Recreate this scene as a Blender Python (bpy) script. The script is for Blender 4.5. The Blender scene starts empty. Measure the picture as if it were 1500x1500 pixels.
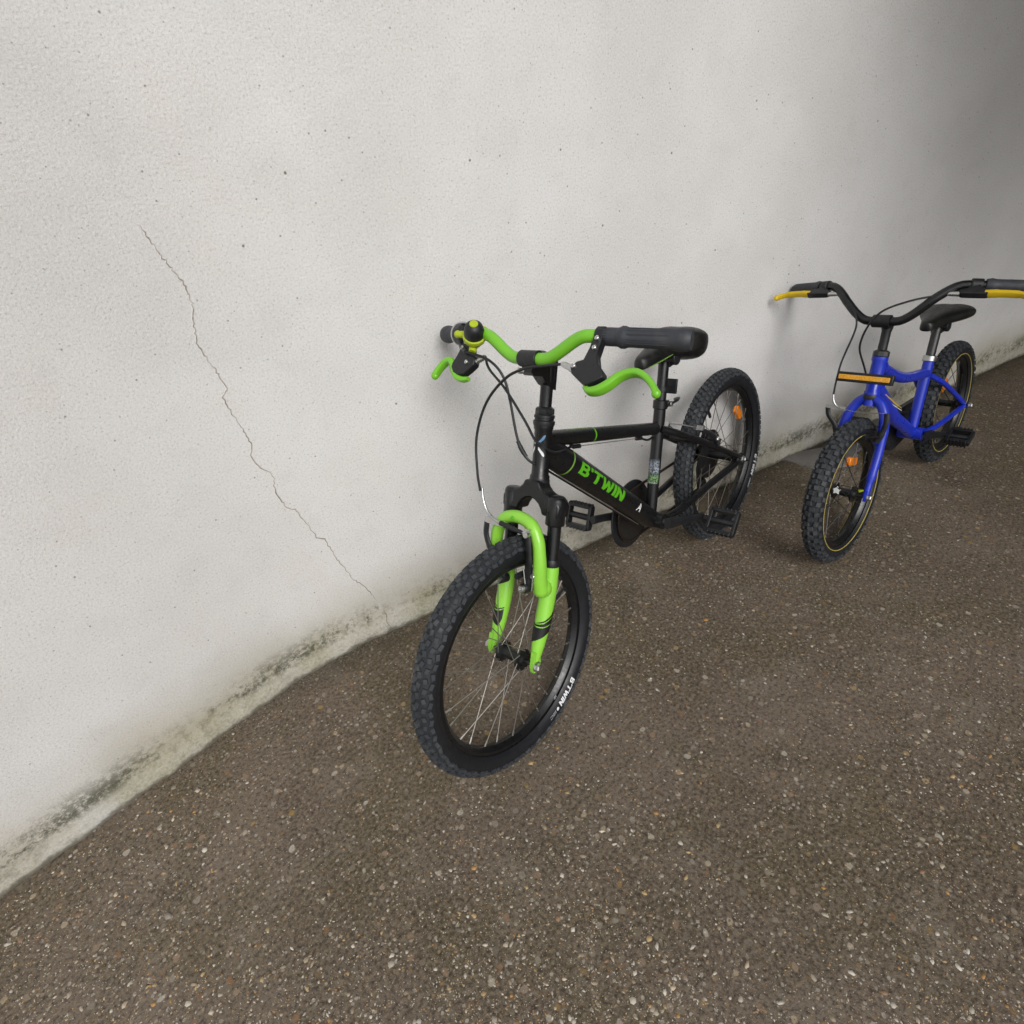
import bpy, bmesh, math, random
import numpy as np
from mathutils import Vector, Matrix
random.seed(7); rng = np.random.default_rng(7)
PI = math.pi
S = bpy.context.scene
COL = S.collection

# ------------------------------------------------------------------ camera
cam_d = bpy.data.cameras.new('camera'); cam = bpy.data.objects.new('camera', cam_d); COL.objects.link(cam)
YAW, PITCH, ROLL, FPX = 3.8969, -0.6152, -0.0912, 893.92
fwd = Vector((math.cos(YAW)*math.cos(PITCH), math.sin(YAW)*math.cos(PITCH), math.sin(PITCH)))
rt0 = Vector((math.sin(YAW), -math.cos(YAW), 0)); up0 = rt0.cross(fwd)
rt = rt0*math.cos(ROLL)+up0*math.sin(ROLL); upv = -rt0*math.sin(ROLL)+up0*math.cos(ROLL)
CAM = Vector((1.5653, 0.5647, 1.2118))
cam.matrix_world = Matrix(((rt.x, upv.x, -fwd.x, CAM.x), (rt.y, upv.y, -fwd.y, CAM.y), (rt.z, upv.z, -fwd.z, CAM.z), (0, 0, 0, 1)))
cam_d.sensor_width = 36; cam_d.sensor_fit = 'HORIZONTAL'; cam_d.lens = 36*FPX/1500
cam_d.clip_start = 0.02; cam_d.clip_end = 500
S.camera = cam

# ------------------------------------------------------------------ light (overcast, brighter from the left)
SUN_EL, SUN_AZ = math.radians(41), math.radians(60)
w = bpy.data.worlds.new('World'); S.world = w; w.use_nodes = True
nt = w.node_tree; nt.nodes.clear()
sky = nt.nodes.new('ShaderNodeTexSky'); sky.sky_type = 'NISHITA'; sky.sun_disc = False
sky.sun_elevation = SUN_EL; sky.sun_rotation = PI/2-SUN_AZ
sky.air_density = 1.0; sky.dust_density = 3.0
hs = nt.nodes.new('ShaderNodeHueSaturation'); hs.inputs['Saturation'].default_value = 0.10
bg = nt.nodes.new('ShaderNodeBackground'); bg.inputs['Strength'].default_value = 0.12
wo = nt.nodes.new('ShaderNodeOutputWorld')
nt.links.new(sky.outputs[0], hs.inputs['Color']); nt.links.new(hs.outputs[0], bg.inputs['Color']); nt.links.new(bg.outputs[0], wo.inputs[0])
sd = bpy.data.lights.new('sun', 'SUN'); sd.energy = 1.5; sd.angle = math.radians(30); sd.color = (1.0, 0.97, 0.93)
sun = bpy.data.objects.new('sun', sd); COL.objects.link(sun)
sv = Vector((math.cos(SUN_EL)*math.cos(SUN_AZ), math.cos(SUN_EL)*math.sin(SUN_AZ), math.sin(SUN_EL)))
sun.rotation_euler = sv.to_track_quat('Z', 'Y').to_euler(); sun.location = (3, 3, 5)
S.view_settings.view_transform = 'Standard'; S.view_settings.look = 'None'
S.view_settings.exposure = 0.1; S.view_settings.gamma = 1.0; S.view_settings.use_curve_mapping = False

# ------------------------------------------------------------------ node helper
class NT:
    def __init__(s, name):
        s.m = bpy.data.materials.new(name); s.m.use_nodes = True; s.t = s.m.node_tree; s.t.nodes.clear()
        s.out = s.n('ShaderNodeOutputMaterial'); s.p = s.n('ShaderNodeBsdfPrincipled'); s.l(s.p.outputs[0], s.out.inputs[0])
    def n(s, k): return s.t.nodes.new(k)
    def l(s, a, b): s.t.links.new(a, b)
    def put(s, sock, v):
        if hasattr(v, 'is_linked') or isinstance(v, bpy.types.NodeSocket): s.l(v, sock)
        else: sock.default_value = v
    def coord(s, k='Object', scale=None):
        c = s.n('ShaderNodeTexCoord').outputs[k]
        if scale:
            mp = s.n('ShaderNodeMapping'); mp.inputs['Scale'].default_value = scale; s.l(c, mp.inputs[0]); c = mp.outputs[0]
        return c
    def noise(s, vec, scale, detail=3, rough=.55, out=0):
        x = s.n('ShaderNodeTexNoise'); s.l(vec, x.inputs['Vector']); x.inputs['Scale'].default_value = scale
        x.inputs['Detail'].default_value = detail; x.inputs['Roughness'].default_value = rough; return x.outputs[out]
    def voro(s, vec, scale, feat='F1', rnd=1.0):
        x = s.n('ShaderNodeTexVoronoi'); x.feature = feat; s.l(vec, x.inputs['Vector']); x.inputs['Scale'].default_value = scale
        x.inputs['Randomness'].default_value = rnd; return x
    def ramp(s, f, pts, interp='LINEAR'):
        x = s.n('ShaderNodeValToRGB'); x.color_ramp.interpolation = interp; e = x.color_ramp.elements
        while len(e) > 1: e.remove(e[-1])
        e[0].position = pts[0][0]; e[0].color = col(pts[0][1])
        for p, c in pts[1:]:
            q = e.new(p); q.color = col(c)
        s.l(f, x.inputs[0]); return x.outputs[0]
    def mix(s, f, a, b, mode='MIX'):
        x = s.n('ShaderNodeMix'); x.data_type = 'RGBA'; x.blend_type = mode
        s.put(x.inputs[0], f)
        for i, v in ((6, a), (7, b)):
            if isinstance(v, (tuple, list)): x.inputs[i].default_value = col(v)
            else: s.l(v, x.inputs[i])
        return x.outputs[2]
    def math(s, op, a, b=None, clamp=False):
        x = s.n('ShaderNodeMath'); x.operation = op; x.use_clamp = clamp
        s.put(x.inputs[0], a)
        if b is not None: s.put(x.inputs[1], b)
        return x.outputs[0]
    def sstep(s, v, a, b):
        x = s.n('ShaderNodeMapRange'); x.interpolation_type = 'SMOOTHSTEP'; s.put(x.inputs[0], v)
        x.inputs[1].default_value = a; x.inputs[2].default_value = b; return x.outputs[0]
    def bump(s, h, strength, dist, prev=None):
        x = s.n('ShaderNodeBump'); x.inputs['Strength'].default_value = strength; x.inputs['Distance'].default_value = dist
        s.l(h, x.inputs['Height'])
        if prev is not None: s.l(prev, x.inputs['Normal'])
        return x.outputs[0]
def col(c):
    return (c, c, c, 1) if isinstance(c, (int, float)) else (c[0], c[1], c[2], 1)
def simple(name, c, rough=.45, metal=0.0, var=.25, vscale=60, bump=0.0, bscale=400, coat=0.0, dust=0.0, dustc=(.12, .11, .095)):
    N = NT(name); co = N.coord('Object')
    f = N.noise(co, vscale, 4)
    a = tuple(x*(1-var) for x in c); b = tuple(min(1, x*(1+var)) for x in c)
    cc = N.mix(f, a, b)
    if dust:
        df = N.sstep(N.noise(co, vscale*.6, 5, .65), .45, .75); cc = N.mix(N.math('MULTIPLY', df, dust), cc, dustc)
    N.l(cc, N.p.inputs['Base Color'])
    N.l(N.ramp(N.noise(co, vscale*2.3, 3), [(.3, max(rough-.08, .02)), (.7, min(rough+.1, 1))]), N.p.inputs['Roughness'])
    N.p.inputs['Metallic'].default_value = metal
    N.p.inputs['Coat Weight'].default_value = coat; N.p.inputs['Coat Roughness'].default_value = .15
    if bump: N.l(N.bump(N.noise(co, bscale, 2), bump, .001), N.p.inputs['Normal'])
    return N.m
M = {}
M['black'] = simple('black_satin_paint', (.0045, .005, .006), .33, var=.2, coat=.05, dust=.03)
M['plastic'] = simple('black_plastic', (.008, .009, .011), .45, var=.2, bump=.15, bscale=900, dust=.08)
M['rubber'] = simple('tyre_rubber', (.015, .017, .020), .72, var=.3, vscale=40, bump=.2, bscale=500, dust=.15, dustc=(.03, .03, .03))
M['tread'] = simple('dusty_tread_rubber', (.026, .030, .036), .7, var=.35, vscale=45, bump=.2, bscale=500, dust=.62, dustc=(.080, .084, .086))
M['side'] = simple('tyre_sidewall', (.009, .010, .013), .45, var=.25, vscale=40, dust=.08, dustc=(.03, .03, .03))
M['grip'] = simple('grip_rubber', (.027, .030, .038), .58, var=.2, vscale=50, bump=.25, bscale=700, dust=.2)
M['saddle'] = simple('black_vinyl', (.0045, .005, .005), .38, var=.25, vscale=40, bump=.25, bscale=800, dust=.15)
M['lime'] = simple('lime_fork_paint', (.25, .60, .05), .35, var=.06, vscale=25, coat=.25, dust=.22, dustc=(.17, .28, .06))
M['green'] = simple('green_bar_paint', (.160, .47, .022), .36, var=.07, vscale=25, coat=.2, dust=.06, dustc=(.12, .25, .03))
M['decal_green'] = simple('green_decal', (.10, .42, .012), .45, var=.12, vscale=120)
M['pale_green'] = simple('pale_green_decal', (.15, .30, .05), .5, var=.2, vscale=120)
M['yellow_green'] = simple('bell_yellow_green', (.36, .45, .012), .38, var=.08)
M['silver'] = simple('bare_metal', (.58, .58, .57), .32, 1.0, var=.15, vscale=80)
M['spoke'] = simple('spoke_steel', (.40, .385, .36), .4, .9, var=.3, vscale=30)
M['darkmetal'] = simple('dark_steel', (.08, .08, .08), .4, .9, var=.3)
M['rust'] = simple('rusty_steel', (.16, .065, .03), .65, .5, var=.5, vscale=90)
M['chain'] = simple('oily_chain', (.05, .038, .03), .5, .8, var=.4, vscale=90)
M['shade_bar'] = simple('shade_bar_brown', (.06, .045, .03), .7, var=.3)  # brown for the bars of the added overhead shade panel
M['white'] = simple('white_print', (.72, .73, .74), .5, var=.08, vscale=150)
M['grey_print'] = simple('grey_print', (.35, .36, .38), .5, var=.2, vscale=150)
M['badge_blue'] = simple('badge_blue', (.10, .22, .36), .4, var=.2)
M['blackprint'] = simple('black_decal', (.005, .005, .006), .55, var=.15)
M['blue'] = simple('blue_paint', (.009, .030, .46), .34, var=.05, vscale=12, coat=.3, dust=.10, dustc=(.05, .06, .16))
M['yellow'] = simple('yellow_plastic', (.62, .43, .010), .42, var=.12)
M['stripe'] = simple('yellow_sidewall_line', (.42, .34, .08), .6, var=.25)
def lens(name, c):
    N = NT(name); co = N.coord('Object'); v = N.voro(co, 380)
    N.l(N.ramp(v.outputs['Distance'], [(0, tuple(x*.55 for x in c)), (.6, c)]), N.p.inputs['Base Color'])
    N.p.inputs['Roughness'].default_value = .15; N.p.inputs['Coat Weight'].default_value = .6
    N.l(N.bump(v.outputs['Distance'], .4, .002), N.p.inputs['Normal']); return N.m
M['amber'] = lens('amber_reflector', (.85, .23, .006)); M['amber_pale'] = lens('pale_amber_reflector', (.80, .38, .03)); M['red'] = lens('red_reflector', (.10, .012, .02))
def sticker_mat():
    N = NT('worn_sticker'); co = N.coord('UV')
    sp = N.n('ShaderNodeSeparateXYZ'); N.l(co, sp.inputs[0]); v = sp.outputs[1]
    base = N.ramp(v, [(0.0, (.30, .36, .30)), (.12, (.13, .28, .08)), (.30, (.17, .33, .10)), (.38, (.09, .13, .12)), (.5, (.26, .30, .33)), (.8, (.24, .27, .32)), (1.0, (.05, .06, .08))])
    k = N.sstep(N.noise(N.coord('Object'), 260, 3, .7), .44, .56)
    N.l(N.mix(k, (.018, .022, .03), base), N.p.inputs['Base Color']); N.p.inputs['Roughness'].default_value = .45
    return N.m
M['sticker'] = sticker_mat()

# ------------------------------------------------------------------ mesh helpers
class MB:
    def __init__(s): s.v = []; s.f = []; s.mi = []; s.uv = {}
    def add(s, vs, fs, m=0):
        o = len(s.v); s.v += [tuple(float(c) for c in p) for p in vs]
        for f in fs: s.f.append(tuple(i+o for i in f)); s.mi.append(m)
        return s
    def tube(s, path, r, n=12, caps=True, closed=False, m=0, flat=None, up=None, pw=1.0):
        P = [Vector(p) for p in path]; k = len(P)
        R = list(r) if isinstance(r, (list, tuple, np.ndarray)) else [r]*k
        T = []
        for i in range(k):
            if closed: t = P[(i+1) % k]-P[i-1]
            else: t = P[min(i+1, k-1)]-P[max(i-1, 0)]
            T.append(t.normalized())
        a = Vector(up) if up is not None else (Vector((0, 0, 1)) if abs(T[0].z) < .9 else Vector((0, 1, 0)))
        nn = (a-T[0]*a.dot(T[0])).normalized(); vs = []
        fl = flat or (1, 1)
        for i in range(k):
            if up is not None: nn = (Vector(up)-T[i]*Vector(up).dot(T[i])).normalized()
            else: nn = (nn-T[i]*nn.dot(T[i])).normalized()
            b = T[i].cross(nn)
            for j in range(n):
                q = 2*PI*j/n; ca, sa = math.cos(q), math.sin(q); ca = math.copysign(abs(ca)**pw, ca); sa = math.copysign(abs(sa)**pw, sa); vs.append(P[i]+nn*(ca*R[i]*fl[0])+b*(sa*R[i]*fl[1]))
        fs = []
        for i in range(k if closed else k-1):
            i2 = (i+1) % k
            for j in range(n):
                j2 = (j+1) % n; fs.append((i*n+j, i*n+j2, i2*n+j2, i2*n+j))
        if caps and not closed:
            fs.append(tuple(range(n-1, -1, -1))); fs.append(tuple((k-1)*n+j for j in range(n)))
        return s.add(vs, fs, m)
    def lathe(s, prof, origin, axis, n=20, m=0, caps=True):
        ax = Vector(axis).normalized(); a = Vector((1, 0, 0)) if abs(ax.x) < .9 else Vector((0, 1, 0))
        e1 = (a-ax*a.dot(ax)).normalized(); e2 = ax.cross(e1); o = Vector(origin); vs = []
        for (r, h) in prof:
            for j in range(n):
                q = 2*PI*j/n; vs.append(o+ax*h+e1*(r*math.cos(q))+e2*(r*math.sin(q)))
        fs = []
        for i in range(len(prof)-1):
            for j in range(n):
                j2 = (j+1) % n; fs.append((i*n+j, i*n+j2, (i+1)*n+j2, (i+1)*n+j))
        if caps:
            fs.append(tuple(range(n-1, -1, -1))); k = len(prof)-1; fs.append(tuple(k*n+j for j in range(n)))
        return s.add(vs, fs, m)
    def box(s, c, size, ax=None, taper=1.0, m=0):
        A = ax or (Vector((1, 0, 0)), Vector((0, 1, 0)), Vector((0, 0, 1))); c = Vector(c); vs = []
        for k in (-1, 1):
            tp = taper if k > 0 else 1
            for (i, j) in ((-1, -1), (1, -1), (1, 1), (-1, 1)):
                vs.append(c+A[0]*(i*size[0]/2*tp)+A[1]*(j*size[1]/2*tp)+A[2]*(k*size[2]/2))
        return s.add(vs, [(3, 2, 1, 0), (4, 5, 6, 7), (0, 1, 5, 4), (1, 2, 6, 5), (2, 3, 7, 6), (3, 0, 4, 7)], m)
    def prism(s, poly, o, ex, ey, th, m=0):
        ex = Vector(ex); ey = Vector(ey); ez = ex.cross(ey).normalized(); o = Vector(o); n = len(poly)
        vs = [o+ex*p[0]+ey*p[1]-ez*(th/2) for p in poly]+[o+ex*p[0]+ey*p[1]+ez*(th/2) for p in poly]
        fs = [tuple(range(n-1, -1, -1)), tuple(range(n, 2*n))]+[(i, (i+1) % n, n+(i+1) % n, n+i) for i in range(n)]
        return s.add(vs, fs, m)
    def sphere(s, c, r, sc=(1, 1, 1), nu=14, nv=8, m=0):
        vs = []; fs = []; c = Vector(c)
        for i in range(nv+1):
            t = PI*i/nv
            for j in range(nu):
                q = 2*PI*j/nu; vs.append(c+Vector((r*sc[0]*math.sin(t)*math.cos(q), r*sc[1]*math.sin(t)*math.sin(q), r*sc[2]*math.cos(t))))
        for i in range(nv):
            for j in range(nu):
                j2 = (j+1) % nu; fs.append((i*nu+j, (i+1)*nu+j, (i+1)*nu+j2, i*nu+j2))
        return s.add(vs, fs, m)
    def map(s, fn): s.v = [tuple(fn(Vector(p))) for p in s.v]; return s
    def build(s, name, mats, parent=None, mat=None, bevel=0, sharp=40, fix=True):
        me = bpy.data.meshes.new(name); me.from_pydata(s.v, [], s.f); me.update()
        for mm in (mats if isinstance(mats, (list, tuple)) else [mats]): me.materials.append(mm)
        if len(set(s.mi)) > 1: me.polygons.foreach_set('material_index', s.mi)
        if fix:
            bm = bmesh.new(); bm.from_mesh(me); bmesh.ops.recalc_face_normals(bm, faces=bm.faces); bm.to_mesh(me); bm.free()
        me.shade_smooth(); me.set_sharp_from_angle(angle=math.radians(sharp))
        o = bpy.data.objects.new(name, me); COL.objects.link(o)
        if parent is not None: o.parent = parent
        if mat is not None: o.matrix_local = mat
        if bevel:
            b = o.modifiers.new('bevel', 'BEVEL'); b.width = bevel; b.segments = 2; b.limit_method = 'ANGLE'; b.angle_limit = math.radians(45)
        return o
def copyobj(o, parent, mat=None):
    c = o.copy(); COL.objects.link(c); c.parent = parent
    if mat is not None: c.matrix_local = mat
    return c
def tag(o, label, cat, group=None):
    o['label'] = label; o['category'] = cat
    if group: o['group'] = group
def cr(pts, sub=6, closed=False):
    P = [np.array(p, float) for p in pts]; n = len(P); out = []
    for i in range(n if closed else n-1):
        p1, p2 = P[i], P[(i+1) % n]
        p0 = P[i-1] if (i > 0 or closed) else 2*p1-p2
        p3 = P[(i+2) % n] if (i+2 < n or closed) else 2*p2-p1
        for k in range(sub):
            t = k/sub
            out.append(.5*((2*p1)+(p2-p0)*t+(2*p0-5*p1+4*p2-p3)*t*t+(3*p1-p0-3*p2+p3)*t**3))
    if not closed: out.append(P[-1])
    return out
def text2d(txt, bold=.02, shear=0.0, cuts=8):
    cu = bpy.data.curves.new('t', 'FONT'); cu.body = txt; cu.size = 1; cu.offset = bold; cu.shear = shear; cu.resolution_u = 3
    o = bpy.data.objects.new('t', cu); COL.objects.link(o); dg = bpy.context.evaluated_depsgraph_get()
    me = bpy.data.meshes.new_from_object(o.evaluated_get(dg)); bm = bmesh.new(); bm.from_mesh(me)
    ys = [v.co.y for v in bm.verts]; xs = [v.co.x for v in bm.verts]; y0, y1, x0, x1 = min(ys), max(ys), min(xs), max(xs)
    for k in range(1, cuts):
        bmesh.ops.bisect_plane(bm, geom=bm.verts[:]+bm.edges[:]+bm.faces[:], plane_co=(0, y0+(y1-y0)*k/cuts, 0), plane_no=(0, 1, 0))
    kx = cuts*3
    for k in range(1, kx):
        bmesh.ops.bisect_plane(bm, geom=bm.verts[:]+bm.edges[:]+bm.faces[:], plane_co=(x0+(x1-x0)*k/kx, 0, 0), plane_no=(1, 0, 0))
    bm.verts.index_update(); vs = [((v.co.x-x0)/(x1-x0), (v.co.y-y0)/(y1-y0)) for v in bm.verts]
    fs = [tuple(v.index for v in f.verts) for f in bm.faces]
    bm.free(); bpy.data.objects.remove(o); bpy.data.curves.remove(cu); bpy.data.meshes.remove(me)
    return vs, fs

GLYPH = {'B': (.86, [[(0, 0), (0, 1), (.62, 1), (.80, .89), (.80, .63), (.70, .53), (.86, .41), (.86, .15), (.68, 0)], [(.27, .62), (.27, .80), (.54, .80), (.54, .62)], [(.27, .20), (.27, .40), (.58, .40), (.58, .20)]]),
 "'": (.26, [[(.02, .66), (0, 1), (.26, 1), (.20, .66)]]),
 'T': (.92, [[(0, 1), (.92, 1), (.92, .76), (.60, .76), (.60, 0), (.32, 0), (.32, .76), (0, .76)]]),
 'W': (1.25, [[(0, 1), (.27, 1), (.36, .40), (.53, .90), (.73, .90), (.89, .40), (.99, 1), (1.25, 1), (1.03, 0), (.76, 0), (.63, .44), (.49, 0), (.22, 0)]]),
 'I': (.28, [[(0, 0), (0, 1), (.28, 1), (.28, 0)]]),
 'N': (.92, [[(0, 0), (0, 1), (.28, 1), (.65, .46), (.65, 1), (.92, 1), (.92, 0), (.64, 0), (.27, .54), (.27, 0)]])}
def heavy2d(txt, shear=0.0, cuts=8, gap=.065):
    bm = bmesh.new(); x = 0
    for ch in txt:
        wd, loops = GLYPH[ch]; ed = []
        for lp in loops:
            vv = [bm.verts.new((x+p[0]+shear*p[1], p[1], 0)) for p in lp]
            ed += [bm.edges.new((vv[i], vv[(i+1) % len(vv)])) for i in range(len(vv))]
        bmesh.ops.triangle_fill(bm, use_beauty=True, use_dissolve=False, edges=ed, normal=(0, 0, 1))
        x += wd+gap
    tot = x-gap+shear
    for k in range(1, cuts): bmesh.ops.bisect_plane(bm, geom=bm.verts[:]+bm.edges[:]+bm.faces[:], plane_co=(0, k/cuts, 0), plane_no=(0, 1, 0))
    kx = cuts*3
    for k in range(1, kx): bmesh.ops.bisect_plane(bm, geom=bm.verts[:]+bm.edges[:]+bm.faces[:], plane_co=(tot*k/kx, 0, 0), plane_no=(1, 0, 0))
    bm.verts.index_update(); vs = [(v.co.x/tot, v.co.y) for v in bm.verts]; fs = [tuple(v.index for v in f.verts) for f in bm.faces]; bm.free()
    return vs, fs

# ------------------------------------------------------------------ setting: ground, slab, wall, added shade blockers
def wall_y(x): return .004-.3687*(x+.495)
def ground_mat():
    N = NT('exposed_aggregate_concrete'); co = N.coord('Object')
    sp = N.n('ShaderNodeSeparateXYZ'); N.l(co, sp.inputs[0])
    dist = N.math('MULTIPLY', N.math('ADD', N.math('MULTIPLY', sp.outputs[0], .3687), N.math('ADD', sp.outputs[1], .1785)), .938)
    big = N.noise(co, 1.7, 5, .6); mid = N.noise(co, 9, 4, .6); fine = N.noise(co, 130, 4, .7)
    c = N.mix(N.sstep(big, .35, .65), (.092, .068, .050), (.146, .113, .087))
    c = N.mix(N.math('MULTIPLY', N.sstep(mid, .45, .7), .5), c, (.062, .052, .031))
    olive = N.math('MULTIPLY', N.sstep(N.noise(co, 2.6, 4, .6), .42, .64), .6)
    c = N.mix(olive, c, (.078, .063, .031))
    c = N.mix(N.math('MULTIPLY', N.sstep(N.noise(co, 4.3, 5, .65), .52, .68), .55), c, (.165, .138, .108))
    c = N.mix(N.math('MULTIPLY', N.sstep(N.noise(co, 3.3, 5, .65), .56, .70), .6), c, (.042, .033, .022))
    c = N.mix(N.math('MULTIPLY', N.sstep(fine, .44, .66), .75), c, (.185, .148, .105))
    c = N.mix(N.math('MULTIPLY', N.sstep(fine, .50, .32), .75), c, (.022, .017, .012))
    for sc, thr, pal in ((46, .33, [(0, (.13, .11, .09)), (.45, (.17, .14, .10)), (.6, (.26, .23, .19)), (.75, (.20, .10, .04)), (.84, (.40, .38, .33)), (.93, (.30, .19, .06)), (1, (.06, .05, .045))]),
                         (105, .36, [(0, (.10, .085, .07)), (.4, (.22, .19, .15)), (.7, (.36, .33, .28)), (.85, (.22, .13, .05)), (1, (.05, .045, .04))])):
        wob = N.n('ShaderNodeVectorMath'); wob.operation = 'ADD'
        ns = N.n('ShaderNodeVectorMath'); ns.operation = 'SCALE'; N.l(N.noise(co, sc*1.3, 2, .5, 1), ns.inputs[0]); ns.inputs['Scale'].default_value = .5/sc
        N.l(co, wob.inputs[0]); N.l(ns.outputs[0], wob.inputs[1])
        v = N.voro(wob.outputs[0], sc)
        sep = N.n('ShaderNodeSeparateColor'); N.l(v.outputs['Color'], sep.inputs[0])
        inside = N.sstep(v.outputs['Distance'], thr, thr-.1)
        keep = N.sstep(sep.outputs[1], .52, .56)
        f = N.math('MULTIPLY', N.math('MULTIPLY', inside, keep), .75)
        c = N.mix(f, c, N.ramp(sep.outputs[0], pal))
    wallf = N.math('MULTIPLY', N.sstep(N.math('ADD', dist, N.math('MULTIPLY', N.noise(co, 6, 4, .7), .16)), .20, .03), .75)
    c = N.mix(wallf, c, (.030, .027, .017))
    N.l(c, N.p.inputs['Base Color'])
    N.l(N.ramp(mid, [(.3, .62), (.7, .86)]), N.p.inputs['Roughness']); N.p.inputs['Specular IOR Level'].default_value = .35
    b = N.bump(N.noise(co, 14, 4), .5, .008); b = N.bump(N.noise(co, 55, 4, .7), .6, .004, b); b = N.bump(fine, .8, .0025, b)
    N.l(b, N.p.inputs['Normal']); return N.m
def slab_mat():
    N = NT('smooth_cement'); co = N.coord('Object')
    c = N.mix(N.sstep(N.noise(co, 3, 5, .6), .35, .65), (.125, .118, .108), (.175, .167, .155))
    c = N.mix(N.math('MULTIPLY', N.sstep(N.noise(co, 14, 5, .7), .5, .72), .6), c, (.085, .078, .062))
    c = N.mix(N.math('MULTIPLY', N.sstep(N.noise(co, 160, 3, .7), .55, .7), .4), c, (.22, .21, .20))
    N.l(c, N.p.inputs['Base Color']); N.p.inputs['Roughness'].default_value = .82
    N.l(N.bump(N.noise(co, 120, 4), .4, .002), N.p.inputs['Normal']); return N.m
g = MB(); g.add([(-40, -40, 0), (40, -40, 0), (40, 40, 0), (-40, 40, 0)], [(0, 1, 2, 3)])
ground = g.build('ground', ground_mat()); ground['kind'] = 'structure'
# smooth cement beyond the joint, square to the wall
Z_ = Vector((0, 0, 1)); jt = Vector((.35, .938, 0)).normalized(); wt = Vector((-.938, .346, 0)).normalized()
j0 = Vector((-.52, .013, 0)); g = MB()
PATCH = [(-.04, -.03), (-.012, .02), (.0, .06), (.006, .105), (.022, .135), (.05, .150), (.09, .148), (.13, .165), (.18, .150), (.22, .120), (.27, .112), (.32, .085), (.38, .07), (.44, .05), (.50, .02), (.53, -.03)]
pp = cr([(a, b, 0) for a, b in PATCH], 10); pr = []
for k, p in enumerate(pp):
    j_ = .004*math.sin(k*1.7)+.003*math.sin(k*4.1)+random.uniform(-.002, .002); pr.append(j0+wt*(p[0]+j_)+jt*(p[1]+j_))
n_ = len(pr); cen = j0+wt*.22+jt*.05
vs = [(p.x, p.y, -.01) for p in pr]+[((p*.985+cen*.015).x, (p*.985+cen*.015).y, .004) for p in pr]+[((p*.93+cen*.07).x, (p*.93+cen*.07).y, .007) for p in pr]+[(cen.x, cen.y, .008)]
fs = [(i+k*n_, i+1+k*n_, i+1+(k+1)*n_, i+(k+1)*n_) for i in range(n_-1) for k in range(2)]+[(2*n_+i, 2*n_+i+1, 3*n_) for i in range(n_-1)]
g.add(vs, fs); slab = g.build('cement_patch', slab_mat(), sharp=60); slab['kind'] = 'structure'

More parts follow.
